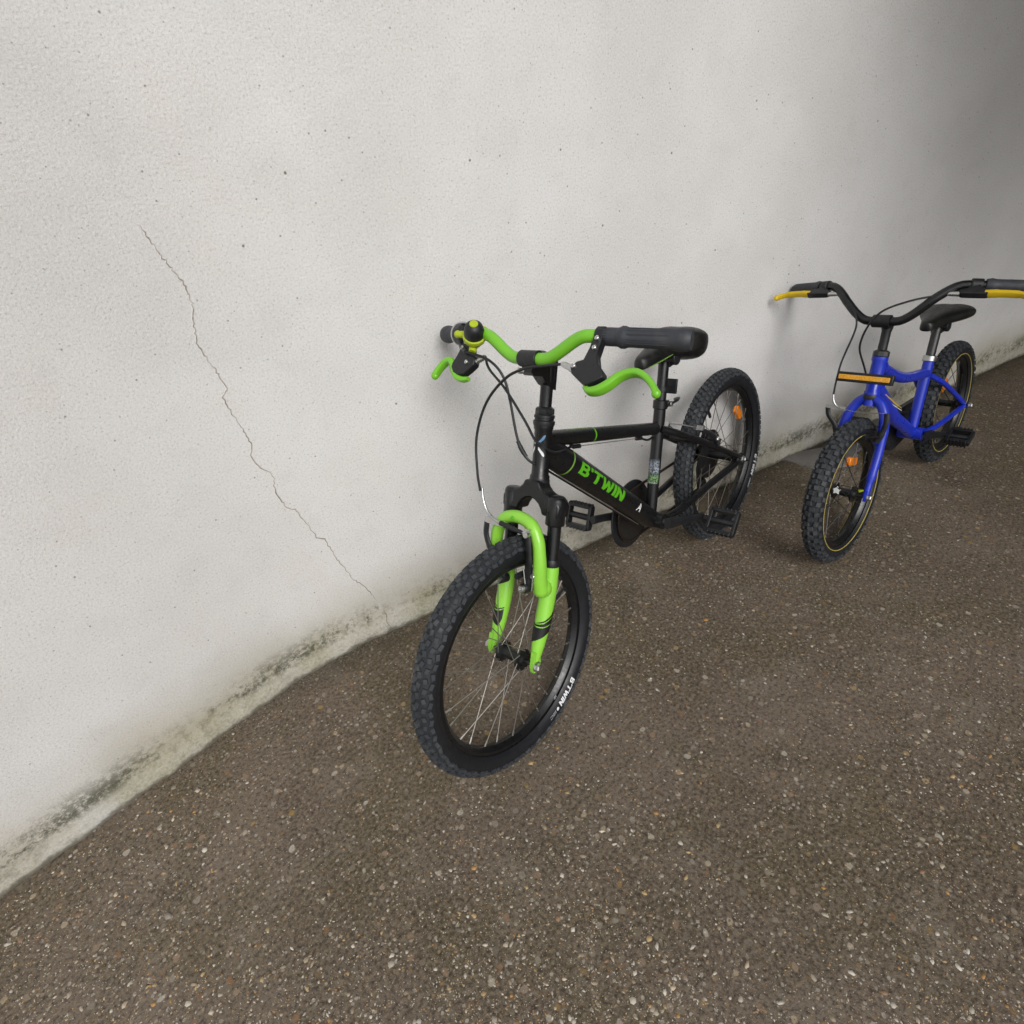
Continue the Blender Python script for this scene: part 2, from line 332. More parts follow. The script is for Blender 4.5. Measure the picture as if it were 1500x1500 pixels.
def wall_mat():
    N = NT('rough_lime_render'); uv = N.coord('UV'); sp = N.n('ShaderNodeSeparateXYZ'); N.l(uv, sp.inputs[0]); u, v = sp.outputs[0], sp.outputs[1]
    c = N.mix(N.sstep(N.noise(uv, 2.2, 5, .62), .36, .64), (.632, .626, .616), (.690, .686, .680))
    c = N.mix(N.math('MULTIPLY', N.math('MULTIPLY', N.sstep(N.noise(uv, 5.0, 4, .6), .46, .70), N.sstep(u, 9.7, 10.8)), .42), c, (.655, .612, .575))
    c = N.mix(N.math('MULTIPLY', N.sstep(N.noise(uv, 13, 4, .6), .52, .72), .16), c, (.50, .49, .475))
    gr = N.noise(uv, 240, 4, .75)
    c = N.mix(N.math('MULTIPLY', N.sstep(gr, .52, .70), .62), c, (.36, .335, .30))
    c = N.mix(N.math('MULTIPLY', N.sstep(gr, .48, .30), .5), c, (.86, .85, .84))
    for sc, thr, keepv, k in ((16, .055, .66, .85), (34, .085, .62, .7), (75, .12, .6, .55)):
        vo = N.voro(uv, sc); sep = N.n('ShaderNodeSeparateColor'); N.l(vo.outputs['Color'], sep.inputs[0])
        f = N.math('MULTIPLY', N.sstep(vo.outputs['Distance'], thr, thr*.45), N.sstep(sep.outputs[2], keepv, keepv+.08))
        c = N.mix(N.math('MULTIPLY', f, k), c, (.16, .13, .10))
    # damp and mould along the foot
    wob = N.math('MULTIPLY', N.math('SUBTRACT', N.noise(uv, 3.1, 4, .6), .5), .16)
    vv = N.math('ADD', v, wob)
    along = N.noise(N.coord('UV', (1, .25, 1)), 2.4, 3, .6)
    wide = N.math('MULTIPLY', N.sstep(vv, .26, .03), N.sstep(along, .25, .55))
    c = N.mix(N.math('MULTIPLY', wide, .72), c, (.36, .325, .22))
    c = N.mix(N.math('MULTIPLY', N.math('MULTIPLY', N.sstep(vv, .155, .03), N.sstep(N.noise(uv, 42, 5, .75), .44, .66)), N.math('MULTIPLY', N.sstep(along, .3, .6), .75)), c, (.15, .135, .085))
    c = N.mix(N.math('MULTIPLY', N.math('MULTIPLY', N.sstep(vv, .12, .0), N.sstep(N.noise(uv, 5.5, 3, .6), .42, .66)), .6), c, (.25, .24, .10))
    # thin black mould line where the skirt begins
    line = N.math('MULTIPLY', N.sstep(v, .034, .058), N.sstep(v, .135, .06))
    mould = N.sstep(N.math('ADD', N.noise(uv, 60, 5, .75), N.math('MULTIPLY', N.noise(uv, 4.2, 3, .6), .9)), .90, 1.12)
    c = N.mix(N.math('MULTIPLY', N.math('MULTIPLY', line, mould), .85), c, (.060, .060, .036))
    c = N.mix(N.math('MULTIPLY', N.sstep(v, .072, .02), .45), c, N.ramp(N.noise(uv, 150, 4, .75), [(.35, (.20, .19, .16)), (.5, (.38, .365, .33)), (.65, (.52, .505, .47))]))
    c = N.mix(N.math('MULTIPLY', N.sstep(N.math('ADD', v, N.math('MULTIPLY', N.math('SUBTRACT', N.noise(uv, 40, 3), .5), .03)), .016, .002), .8), c, (.09, .08, .06))
    N.l(c, N.p.inputs['Base Color']); N.p.inputs['Roughness'].default_value = .93; N.p.inputs['Specular IOR Level'].default_value = .2
    b = N.bump(N.noise(N.coord('UV', (.35, 1, 1)), 9, 4, .6), .12, .006); b = N.bump(N.noise(uv, 210, 4, .75), .5, .0022, b)
    N.l(b, N.p.inputs['Normal']); return N.m
ctrl = [(-9, wall_y(-9)), (-5, wall_y(-5)), (-2, wall_y(-2)), (-.5, wall_y(-.5)), (.3, wall_y(.3)), (.6, wall_y(.6)), (.82, wall_y(.82)), (.95, -.529), (1.1, -.568), (1.25, -.586), (1.45, -.592), (1.8, -.595), (3, -.60), (6, -.61)]
plan = cr(ctrl, 24)
sl = [0.0]
for i in range(1, len(plan)): sl.append(sl[-1]+float(np.linalg.norm(plan[i]-plan[i-1])))
ZR = [-.03, 0, .008, .018, .028, .038, .047, .056, .066, .08, .1, .14, .2, .3, .45, .6, .8, 1, 1.2, 1.4, 1.7, 2.1, 2.7]
def skirt(z, s): 
    a = .009+.003*math.sin(s*3.1)+.002*math.sin(s*9.7)+.0018*math.sin(s*31+1)+.0012*math.sin(s*67)+.0009*math.sin(s*131)
    t = min(max((z-.012)/.05, 0), 1); return a*(1-t*t*(3-2*t))
PL_N = []
for i in range(len(plan)):
    t = plan[min(i+1, len(plan)-1)]-plan[max(i-1, 0)]; t = t/np.linalg.norm(t); PL_N.append(np.array((-t[1], t[0])))
def wall_pt(i, z, off=0):
    n = PL_N[i]; wv = .003*math.sin(sl[i]*2.1+z*1.7)+.002*math.sin(sl[i]*5.3-z*4) if z > .02 else 0
    p = plan[i]+n*(skirt(z, sl[i])-.009+off+wv); return (p[0], p[1], z)
vs = []; fs = []; uvs = []
n1 = len(ZR)
for i in range(len(plan)):
    for z in ZR: vs.append(wall_pt(i, z)); uvs.append((sl[i], z))
    n = PL_N[i]; b = plan[i]-n*.25
    vs += [(b[0], b[1], ZR[-1]), (b[0], b[1], -.03)]; uvs += [(sl[i], 2.9), (sl[i], 5.6)]
K = n1+2
for i in range(len(plan)-1):
    for j in range(K-1): fs.append((i*K+j, (i+1)*K+j, (i+1)*K+j+1, i*K+j+1))
fs += [tuple(range(K-1, -1, -1)), tuple((len(plan)-1)*K+j for j in range(K))]
g = MB(); g.add(vs, fs); wall = g.build('wall', wall_mat(), sharp=60)
uvl = wall.data.uv_layers.new(name='UVMap')
li = np.empty(len(wall.data.loops), dtype=np.int32); wall.data.loops.foreach_get('vertex_index', li)
uvl.data.foreach_set('uv', np.array(uvs)[li].ravel())
tag(wall, 'long off white roughcast wall with a thin crack and mouldy foot behind both bicycles', 'wall')

# unseen block added beyond the right edge to darken that end of the wall
wg = Vector((-2.35, wall_y(-2.35), 0)); g = MB()
g.box(wg+jt*4.0+wt*1.5+Z_*1.8, (8.2, 3.0, 3.6), (jt, wt, Z_))
g.box(wg+jt*4.0+wt*1.3+Z_*3.68, (8.5, 3.6, .14), (jt, wt, Z_))
shade_block = g.build('unseen_shade_block', simple('shade_block_brown', (.16, .145, .125), .9, var=.2, vscale=4, bump=.4, bscale=120))
tag(shade_block, 'unseen brown block added to shade the right end of the wall', 'shade block')

# overhead panel added outside the frame only to shade the right end of the wall
c0 = Vector((-.32, wall_y(-.32), 2.3)); g = MB()
g.box(c0+wt*.95+jt*1.3+Z_*.02, (2.6, 1.88, .05), (jt, wt, Z_))
can = g.build('added_shade_panel', simple('shade_panel_dark', (.05, .05, .048), .7, var=.2, vscale=5), fix=True)
tag(can, 'unseen dark flat panel added overhead to shade the right end of the wall', 'shade_panel')
for k in range(5):
    g = MB(); g.box(c0+wt*(.1+.36*k)+jt*1.3-Z_*.045, (2.6, .045, .07), (jt, wt, Z_)); g.build('shade_panel_bar', M['rust'] if k > 9 else M['shade_bar'], can)  # unseen bars under the added shade panel

# crack: pixel track of the photo cast on the wall surface
def ray(px):
    return CAM, (fwd+rt*((px[0]-750)/FPX)-upv*((px[1]-750)/FPX))
def wall_hit(px):
    o, d = ray(px); best = None
    for i in range(len(plan)-1):
        a = Vector(plan[i]); b = Vector(plan[i+1]); e = b-a
        det = d.x*(-e.y)+e.x*d.y
        if abs(det) < 1e-9: continue
        t = ((a.x-o.x)*(-e.y)+e.x*(a.y-o.y))/det; uu = (d.x*(a.y-o.y)-d.y*(a.x-o.x))/det
        if 0 <= uu <= 1 and t > 0 and (best is None or t < best[0]): best = (t, i, uu)
    t, i, uu = best; z = o.z+d.z*t
    return i, uu, z
trk = [(205, 330), (228, 362), (253, 394), (272, 418), (284, 449), (287, 480), (292, 505), (308, 530), (335, 571), (331, 580), (333, 590), (345, 612), (360, 635), (372, 656), (371, 673), (379, 683), (404, 700), (406, 723), (420, 745), (437, 752), (455, 774), (464, 787), (481, 797), (487, 810), (499, 827), (513, 843), (520, 852), (540, 865), (558, 887), (567, 903), (571, 920)]
pts = []
for a, b in zip(trk[:-1], trk[1:]):
    m = max(2, int(math.dist(a, b)/3.5))
    for k in range(m):
        t = k/m; pts.append((a[0]+(b[0]-a[0])*t+random.gauss(0, 1.1), a[1]+(b[1]-a[1])*t+random.gauss(0, 1.0)))
hit = [wall_hit(p) for p in pts]
W3 = []
for (i, uu, z) in hit:
    z = max(z, .004)
    o_ = .0004+(.0022 if z < .064 else 0); a = Vector(wall_pt(i, z, o_)); b = Vector(wall_pt(i+1, z, o_)); W3.append((a.lerp(b, uu), Vector((PL_N[i][0], PL_N[i][1], 0)), i))
g = MB(); vs = []; fs = []
for k, (p, n, i) in enumerate(W3):
    t = (W3[min(k+1, len(W3)-1)][0]-W3[max(k-1, 0)][0]).normalized(); s = t.cross(n).normalized()
    wdt = .00062*(1+.6*math.sin(k*.37)*math.sin(k*.11+1))*random.uniform(.6, 1.5)*(1 if k > 4 else k/4)+.00005
    lip = random.uniform(.0001, .0005); lw = random.uniform(.0012, .0030) if p.z > .075 else .0001
    vs += [p+s*(wdt+lw)-n*.0006, p+s*wdt+n*lip, p+s*wdt*.3-n*.0001, p-s*wdt*.3-n*.0001, p-s*wdt+n*lip*.6, p-s*(wdt+lw)-n*.0006]
cm = []
for k in range(len(W3)-1):
    a = 6*k
    for j in range(5): fs.append((a+j, a+6+j, a+7+j, a+j+1)); cm.append(0 if 1 <= j <= 3 or W3[k][0].z < .075 else 1)
g.add(vs, fs); g.mi = cm; g.build('crack', [simple('crack_dirt', (.25, .22, .19), .95, var=.5, vscale=30), simple('crack_lip', (.62, .60, .575), .95, var=.1, vscale=90, bump=.4, bscale=300)], wall, fix=False)

# ------------------------------------------------------------------ bicycle pieces
X3, Y3, Z3 = Vector((1, 0, 0)), Vector((0, 1, 0)), Vector((0, 0, 1))
def rotY(a): return Matrix.Rotation(a, 4, 'Y')
def make_wheel(root, mat, R, rt_, nsp, P):
    """wheel local frame: origin hub centre, x forward, y rider's left, z up"""
    RM = R-rt_; rr = RM-.0155; ri = RM-.036          # rim outer / inner radius
    NS = 96
    g = MB(); prof = [(rr, -.0125), (rr-.012, -.0135), (ri+.004, -.0095), (ri, -.004), (ri, .004), (ri+.004, .0095), (rr-.012, .0135), (rr, .0125), (rr-.006, .010), (rr-.010, 0), (rr-.006, -.010)]
    n = len(prof); vs = []; fs = []
    for i in range(NS):
        q = 2*PI*i/NS
        for (r, h) in prof: vs.append((r*math.cos(q), h, r*math.sin(q)))
    for i in range(NS):
        for j in range(n): fs.append((i*n+j, i*n+(j+1) % n, ((i+1) % NS)*n+(j+1) % n, ((i+1) % NS)*n+j))
    g.add(vs, fs); wh = g.build('wheel', P['rim'], root, mat, sharp=35)
    # tyre carcass
    g = MB(); vs = []; fs = []; n = 22; rb = rt_-.0022
    for i in range(NS):
        q = 2*PI*i/NS
        for j in range(n):
            p = -.80*PI+1.6*PI*j/(n-1); k = 1.0 if abs(p) > 1.0 else 1.0
            r = RM+rb*math.cos(p)*k; y = rb*math.sin(p)
            if j in (3, n-4): y *= 1.02
            vs.append((r*math.cos(q), y, r*math.sin(q)))
    for i in range(NS):
        for j in range(n-1):
            fs.append((i*n+j, i*n+j+1, ((i+1) % NS)*n+j+1, ((i+1) % NS)*n+j))
    mi = []
    for i in range(NS):
        for j in range(n-1): mi.append(1 if 6 <= j < n-7 else 0)
    g.add(vs, fs); g.mi = mi; ty = g.build('tyre', [P['side'], M['rubber']], wh, sharp=70)
    # tread knobs
    g = MB(); pit = P['pitch']
    rows = P['rows']
    for i in range(pit):
        for (ph, lt, lc, hh, off) in rows:
            q = 2*PI*(i+off)/pit; ph2 = math.radians(ph)
            er = Vector((math.cos(q), 0, math.sin(q))); et = Vector((-math.sin(q), 0, math.cos(q)))
            nn = er*math.cos(ph2)+Y3*math.sin(ph2); bb = et.cross(nn)
            c = er*RM+nn*(rb-.001+hh/2)
            rot = random.uniform(-.08, .08)+(.25 if (ph > 0) == (i % 2 == 0) else -.25)*P.get('skew', 1)
            e1 = et*math.cos(rot)+bb*math.sin(rot); e2 = -et*math.sin(rot)+bb*math.cos(rot)
            g.box(c, (lt, lc, hh+.002), (e1, e2, nn), .86)
    kn = g.build('tread_knob', P['tread'], wh, sharp=12); kn['kind'] = 'stuff'
    # sidewall bead line
    if P.get('line'):
        for s in (-1, 1):
            g = MB(); a = math.radians(118); rl = RM+(rb+.0003)*math.cos(a); yl = (rb+.0003)*math.sin(a)*s
            g.tube([(rl*math.cos(2*PI*i/NS), yl, rl*math.sin(2*PI*i/NS)) for i in range(NS)], .0013, 6, closed=True)
            g.build('sidewall_line', P['line'], wh)
    # hub
    ol = P['old']/2; g = MB()
    g.lathe([(.0, -ol+.014), (.012, -ol+.014), (.014, -ol+.020), (.0225, -ol+.021), (.0225, -ol+.026), (.0125, -ol+.031), (.0115, -ol+.04), (.0115, ol-.04), (.0125, ol-.031), (.0225, ol-.026), (.0225, ol-.021), (.014, ol-.020), (.012, ol-.014), (0, ol-.014)], (0, 0, 0), Y3, 24, caps=False)
    g.build('hub', P['hubm'], wh, sharp=30)
    g = MB(); g.tube([(0, -ol-.024, 0), (0, ol+.024, 0)], .0045, 10); g.build('axle', M['darkmetal'], wh)
    for s in (-1, 1):
        g = MB(); y0 = s*(ol+P.get('nutoff', .0135))
        g.lathe([(.0105, 0), (.0105, .002*1)], (0, y0, 0), Y3*s, 20)
        g.lathe([(.0085, .002), (.0085, .009), (.006, .011), (.0045, .011)], (0, y0, 0), Y3*s, 6)
        g.build('axle_nut', P['nut'], wh, sharp=30)
    # spokes, four master shapes
    fl = ol-.0235; masters = []
    half = nsp//2; off = P.get('cross', 1.15)
    for s in (1, -1):
        for ld in (1, -1):
            g = MB(); ha = ld*off
            a = Vector((.0195*math.cos(ha), s*(fl+ld*.003), .0195*math.sin(ha))); b = Vector((ri+.001, s*.0028, 0))
            g.tube([a, a.lerp(b, .5), b.lerp(a, .068)], .0010, 6); g.tube([b.lerp(a, .075), b], .0019, 6)
            masters.append((s, ld, g))
    k = 0; first = {}
    for i in range(nsp):
        s = 1 if i % 2 == 0 else -1; ld = 1 if (i//2) % 2 == 0 else -1
        th = 2*PI*(i+P.get('sp0', .25))/nsp; mat_ = rotY(-th)
        if (s, ld) not in first:
            g = [m for m in masters if m[0] == s and m[1] == ld][0][2]
            o = g.build('spoke', P['spoke'], wh, mat_); first[(s, ld)] = o
        else: copyobj(first[(s, ld)], wh, mat_)
    g = MB(); th = P.get('valve', 4.2); d = Vector((math.cos(th), 0, math.sin(th)))
    g.tube([d*(ri+.002), d*(ri-.022)], .0032, 8); g.tube([d*(ri-.020), d*(ri-.034)], .0042, 8)
    g.build('valve', P.get('valvem', M['plastic']), wh)
    return wh, RM, rb
def sidewall_text(wh, RM, rb, txt, a0, a1, ph0, ph1, m, name='tyre_lettering', shear=.25, bold=.03):
    vs, fs = heavy2d(txt, .22, 4) if txt == "B'TWIN" else text2d(txt, bold, shear, 4); out = []
    for (x, y) in vs:
        q = a0+(a1-a0)*x; p = math.radians(ph0+(ph1-ph0)*y); r = RM+(rb+.0007)*math.cos(p); yy = (rb+.0007)*math.sin(p)
        out.append((r*math.cos(q), yy, r*math.sin(q)))
    g = MB(); g.add(out, fs); return g.build(name, m, wh, fix=False)
def spoke_reflector(wh, r, th, m, ln=.045):
    g = MB(); er = Vector((math.cos(th), 0, math.sin(th))); et = Vector((-math.sin(th), 0, math.cos(th)))
    prof = [(-.5, -.28), (-.42, -.5), (.42, -.5), (.5, -.28), (.5, .28), (.42, .5), (-.42, .5), (-.5, .28)]
    tl = P2 = [(a*ln, b*.024) for a, b in prof]
    g.prism(tl, er*r, et, er, .012); o = g.build('spoke_reflector', m, wh, bevel=.002)
    return o
def make_pedal(root, c, s, tilt, yw=.072, ln=.062):
    """s = +1 left. pedal body is an open cage on a spindle"""
    e1 = Vector((math.cos(tilt), 0, math.sin(tilt))); e3 = e1.cross(Y3)
    if e3.z < 0: e3 = -e3
    c = Vector(c); th = .02
    g = MB()
    for k in (-1, 1):
        cc = c+e1*(k*ln*.44)
        g.box(cc, (.011, yw*.80, th*1.15), (e1, Y3, e3))
        for j in np.linspace(-.36, .36, 6): g.box(cc+Y3*(j*yw)+e1*(k*.0045), (.006, .004, th*1.45), (e1, Y3, e3))
    body = g.build('pedal', M['plastic'], root, bevel=.0012)
    g = MB()
    for k in (-1, 1):
        poly = [(-.5, -.36), (-.36, -.5), (.36, -.5), (.5, -.36), (.5, .36), (.36, .5), (-.36, .5), (-.5, .36)]
        g = MB(); g.prism([(a*ln, b*th*.95) for a, b in poly], c+Y3*(k*yw*.44), e1, e3, .008)
        g.build('cage_end', M['plastic'], body, bevel=.001)
    g = MB(); g.lathe([(.0085, -yw*.5-.012), (.0095, -yw*.46), (.008, -yw*.3), (.008, yw*.4), (.005, yw*.48)], c, Y3*s, 14)
    g.build('spindle', M['plastic'], body)
    return body
def crank_arm(root, bb, ang, ln, s, y0, y1, m):
    g = MB(); d = Vector((math.cos(ang), 0, math.sin(ang))); b = Vector(bb)
    p = [b+Y3*(s*y0)-d*.012, b+Y3*(s*y0)+d*.01, b+Y3*(s*(y0+(y1-y0)*.4))+d*ln*.35, b+Y3*(s*y1)+d*ln*.75, b+Y3*(s*y1)+d*(ln+.012)]
    g.tube(p, [.015, .016, .0115, .0105, .0115], 12, flat=(.62, 1.0), up=(0, 1, 0))
    return g.build('crank_arm', m, root, sharp=50)

def bike_root(name, loc, rz, lean, label):
    o = bpy.data.objects.new(name, None); COL.objects.link(o); o.empty_display_size = .1
    o.matrix_world = Matrix.Translation(loc) @ Matrix.Rotation(rz, 4, 'Z') @ Matrix.Rotation(lean, 4, 'X')
    tag(o, label, 'bicycle', 'bicycles leaning on the wall'); return o

# ================================================================== green and black bicycle
R = .254; WB = .9613; HA = 1.187; RAKE = .0405; STEER = -.0118
ax = Vector((-math.cos(HA), 0, math.sin(HA))); pf = Vector((math.sin(HA), 0, math.cos(HA)))
base = Vector((WB, 0, R))-pf*RAKE
MS = Matrix.Translation(base) @ Matrix.Rotation(STEER, 4, ax) @ Matrix.Translation(-base)
def F(f, y, u): return MS @ (base+pf*f+Y3*y+ax*u)
pfS = MS.to_3x3() @ pf; axS = MS.to_3x3() @ ax; yS = MS.to_3x3() @ Y3
B = bike_root('bicycle', (0, 0, 0), 0, .1493, 'black bicycle with lime green fork, handlebar and brake levers, nearer of the two')

knob_rows = [(-13, .0125, .0092, .0038, 0), (13, .0125, .0092, .0038, .5), (-40, .0105, .0085, .0038, .5), (40, .0105, .0085, .0038, 0), (-66, .0135, .0080, .0042, 0), (66, .0135, .0080, .0042, .5)]
WP = dict(rim=M['black'], side=M['side'], tread=M['tread'], pitch=84, rows=knob_rows, old=.100, hubm=M['black'], nut=M['silver'], spoke=M['spoke'], sp0=.35, valve=2.9)
fm = Matrix.Translation(MS @ Vector((WB, 0, R))) @ MS.to_3x3().to_4x4()
fw, RMf, rbf = make_wheel(B, fm, R, .026, 28, WP)
d2 = math.radians
sidewall_text(fw, RMf, rbf, "B'TWIN", d2(-128.5), d2(-110.5), 122, 92, M['white'])
sidewall_text(fw, RMf, rbf, "o", d2(-109.2), d2(-107.2), 115, 98, M['white'], bold=.12)
sidewall_text(fw, RMf, rbf, "IIIC", d2(-106.6), d2(-100.5), 115, 100, M['grey_print'], bold=.01)
M['old_spoke'] = simple('dull_spoke_steel', (.17, .155, .14), .5, .8, var=.4, vscale=30)
WP2 = dict(WP, spoke=M['old_spoke'], old=.130, nutoff=.003, sp0=.1, valve=1.2)
vs, fs = text2d('=', .04, .2, 3); g = MB(); g.add([((.197+.007*y)*math.cos(d2(-114+3*x)), .0139, (.197+.007*y)*math.sin(d2(-114+3*x))) for x, y in vs], fs); g.build('rim_mark', M['grey_print'], fw, fix=False)
rw, RMr, rbr = make_wheel(B, Matrix.Translation((0, 0, R)), R, .026, 28, WP2)
sidewall_text(rw, RMr, rbr, "B'TWIN", d2(-157), d2(-139), 112, 76, M['white'])
sidewall_text(rw, RMr, rbr, "IIII", d2(-137), d2(-128), 104, 88, M['grey_print'], bold=.06)
spoke_reflector(rw, .151, d2(145), M['amber'], .05)

# frame
BBp = Vector((.408, 0, .267)); sdir = Vector((-math.cos(1.2563), 0, math.sin(1.2563)))
HT0 = base+ax*.362; HT1 = base+ax*.470
g = MB(); g.lathe([(.0195, 0), (.0195, .008), (.0170, .012), (.0168, .055), (.0172, .097), (.0192, .101), (.0192, .108)], HT0, ax, 28)
head = g.build('head_tube', M['black'], B, sharp=35)
g = MB(); g.lathe([(.0195, -.006), (.0205, -.003), (.0205, .002), (.0188, .0035)], HT0-ax*.001, ax, 28); g.build('headset_cup', M['plastic'], head, sharp=30)
g = MB(); g.lathe([(.0200, -.002), (.0212, .002), (.0212, .007), (.0185, .009), (.0185, .012), (.0200, .013), (.0200, .018), (.0150, .022)], HT1, ax, 28); g.build('headset_cup', M['plastic'], head, sharp=30)
g = MB(); g.lathe([(.0175, 0), (.0185, .002), (.0185, .010), (.0165, .013), (.013, .015)], HT1+ax*.019, ax, 8); g.build('headset_nut', M['plastic'], head, sharp=25)
# badge: four petals round the front of the head tube
def on_head(h, ang, r=.0172):
    return HT0+ax*h+pf*(r*math.cos(ang))+Y3*(r*math.sin(ang))
for (h0, a0, sx, sz, mm) in ((.0715, .24, 1, 1, M['badge_blue']), (.0715, -.20, -1, 1, M['white']), (.0660, .24, 1, -1, M['white']), (.0660, -.20, -1, -1, M['white'])):
    poly = [(0, 0), (.10, .0005), (.62, .0105), (.74, .0150), (.70, .0185), (.52, .0165), (.02, .0050)]
    vs = []; n = len(poly)
    for (a, h) in poly: vs.append(on_head(h0+sz*h, a0+sx*a))
    for (a, h) in poly: vs.append(on_head(h0+sz*h, a0+sx*a, .0180))
    g = MB(); g.add(vs, [tuple(range(n, 2*n))]+[(i, (i+1) % n, n+(i+1) % n, n+i) for i in range(n)]); g.build('head_badge', mm, head)
def P3(x, y, z): return Vector((x, y, z))
dA, dB = P3(.768, 0, .638), P3(.418, 0, .276); dd = (dB-dA).normalized(); dL = (dB-dA).length
dp = Vector((dd.z, 0, -dd.x)); dp = -dp if dp.z < 0 else dp
def dr(s): return .0292-.0035*max(0, min(1, (s-.1)/.4))
def rl(s): t = max(0, min(1, s/.10)); return .0160+(dr(s)-.0160)*t*t*(3-2*t)
g = MB(); ss = np.linspace(.004, dL, 20); vs = []; fs = []
for s_ in ss:
    for j in range(36): q = 2*PI*j/36; vs.append(dA+dd*s_+Y3*(rl(s_)*math.cos(q))+dp*(dr(s_)*math.sin(q)))
for i in range(19):
    for j in range(36): fs.append((i*36+j, i*36+(j+1) % 36, (i+1)*36+(j+1) % 36, (i+1)*36+j))
fs += [tuple(range(35, -1, -1)), tuple(19*36+j for j in range(36))]
g.add(vs, fs)
dt = g.build('down_tube', M['black'], B)
def on_dt(s, arc, lift=.0006):
    r = dr(s)+lift; a = arc/r; return dA+dd*s+Y3*(r*math.cos(a))+dp*(r*math.sin(a))
vs, fs = heavy2d("B'TWIN", 0, 10)
g = MB(); g.add([on_dt(.108+.203*x+.004*y, -.0125+.0275*y) for x, y in vs], fs); g.build('lettering', M['decal_green'], dt, fix=False)
g = MB(); n = 28; vs = []; fs = []
for i in range(n+1):
    a = -PI*.75+1.5*PI*i/n
    for k in (0, .0042): p = dA+dd*(.081+k)+Y3*((rl(.081+k)+.0006)*math.cos(a))+dp*((dr(.081+k)+.0006)*math.sin(a)); vs.append(p)
for i in range(n): fs.append((2*i, 2*i+2, 2*i+3, 2*i+1))
g.add(vs, fs); g.build('stripe', M['pale_green'], dt, fix=False)
vs, fs = text2d("A", .02, .35, 6)   # small pale mark near the bottom bracket
g = MB(); g.add([on_dt(.385+.020*x, -.010+.022*y, .0008) for x, y in vs], fs); g.build('maker_mark', M['white'], dt, fix=False)
tA, tB = P3(.752, 0, .646), P3(.352, 0, .494); td = (tB-tA).normalized(); tp = Vector((-td.z, 0, td.x)); tp = -tp if tp.z < 0 else tp
g = MB(); g.tube([tA, tA.lerp(tB, .5), tB], [.0165, .0155, .0150], 26); tt = g.build('top_tube', M['black'], B)
def on_tt(s, a, lift=.0006): r = .0160+lift; return tA+td*s+Y3*(r*math.cos(a))+tp*(r*math.sin(a))
g = MB(); vs = []; fs = []
for i in range(n+1):
    a = -.35*PI+1.3*PI*i/n
    for k in (0, .0045): vs.append(on_tt(.150+k, a))
for i in range(n): fs.append((2*i, 2*i+2, 2*i+3, 2*i+1))
g.add(vs, fs); g.build('stripe', M['decal_green'], tt, fix=False)
for i in range(9):     # illegible small print along the top of the tube
    g = MB(); s0 = .058+i*.0085; a0, a1 = d2(62), d2(96); vs = []
    for q in np.linspace(a0, a1, 5): vs += [on_tt(s0+.004*random.random(), q), on_tt(s0+.0055, q)]
    g.add(vs, [(2*k, 2*k+2, 2*k+3, 2*k+1) for k in range(4)]); g.build('small_print', M['pale_green'], tt, fix=False)
g = MB(); g.tube([BBp+sdir*.02, BBp+sdir*.298], .0145, 24); st = g.build('seat_tube', M['black'], B)
g = MB(); vs = []; fs = []; uvs_ = []; nn_ = 18
sn = Vector((sdir.z, 0, -sdir.x))
for i in range(nn_+1):
    a = -1.15+2.5*i/nn_
    for k in range(5):
        s_ = .095+.062*k/4; p = BBp+sdir*s_+sn*(.0150*math.cos(a))+Y3*(.0150*math.sin(a)); vs.append(p); uvs_.append((i/nn_, k/4))
for i in range(nn_):
    for k in range(4): fs.append((i*5+k, (i+1)*5+k, (i+1)*5+k+1, i*5+k+1))
g.add(vs, fs); stk = g.build('sticker', M['sticker'], st, fix=False)
ul = stk.data.uv_layers.new(name='UVMap')
for lp in stk.data.loops: ul.data[lp.index].uv = uvs_[lp.vertex_index]
g = MB(); g.lathe([(.021, -.036), (.021, .036)], BBp, Y3, 26)
for s in (-1, 1): g.lathe([(.0205, .036), (.0205, .040), (.013, .042), (.010, .05)], BBp, Y3*s, 20)
g.build('bottom_bracket', M['black'], B, sharp=30)
for s in (-1, 1):
    g = MB(); g.tube(cr([P3(.344, s*.012, .492), P3(.30, s*.036, .462), P3(.24, s*.047, .422), P3(.12, s*.054, .341), P3(.012, s*.062, .266)], 5), [.0095]*5+[.0092]*10+[.0085]*6, 14)
    g.build('seat_stay', M['black'], B)
    g = MB(); g.tube(cr([P3(.405, s*.026, .266), P3(.33, s*.047, .264), P3(.2, s*.052, .260), P3(.012, s*.062, .252)], 6), .0095, 14); g.build('chain_stay', M['black'], B)
    g = MB(); g.prism([(-.016, -.010), (-.004, -.018), (.024, -.012), (.034, .002), (.026, .018), (.006, .022), (-.014, .012)], P3(0, s*.064, R), X3, Z3, .005); g.build('dropout', M['black'], B, bevel=.001)
g = MB(); g.tube([P3(.215, -.046, .405), P3(.215, .046, .405)], .007, 12); g.build('brake_bridge', M['black'], B)
# cable under the top tube
g = MB(); g.tube([tA+td*.085-tp*.0175-Y3*.0, tA+td*.095-tp*.0215, tA+td*.118-tp*.0215], [.003, .0048, .0048], 10); g.build('cable_stop', M['plastic'], tt)
g = MB(); g.tube([tA+td*.345-tp*.0200, tA+td*.368-tp*.0200], .0045, 10); g.build('cable_stop', M['plastic'], tt)
g = MB(); g.tube([tA+td*.115-tp*.0215, tA+td*.35-tp*.0195], .0009, 6); g.build('bare_cable', M['spoke'], tt)
g = MB(); g.tube(cr([tA+td*.365-tp*.0200, tA+td*.40-tp*.026, P3(.33, -.02, .462), P3(.28, -.05, .445), P3(.235, -.062, .452)], 6), .0026, 8); g.build('brake_cable', M['plastic'], B)
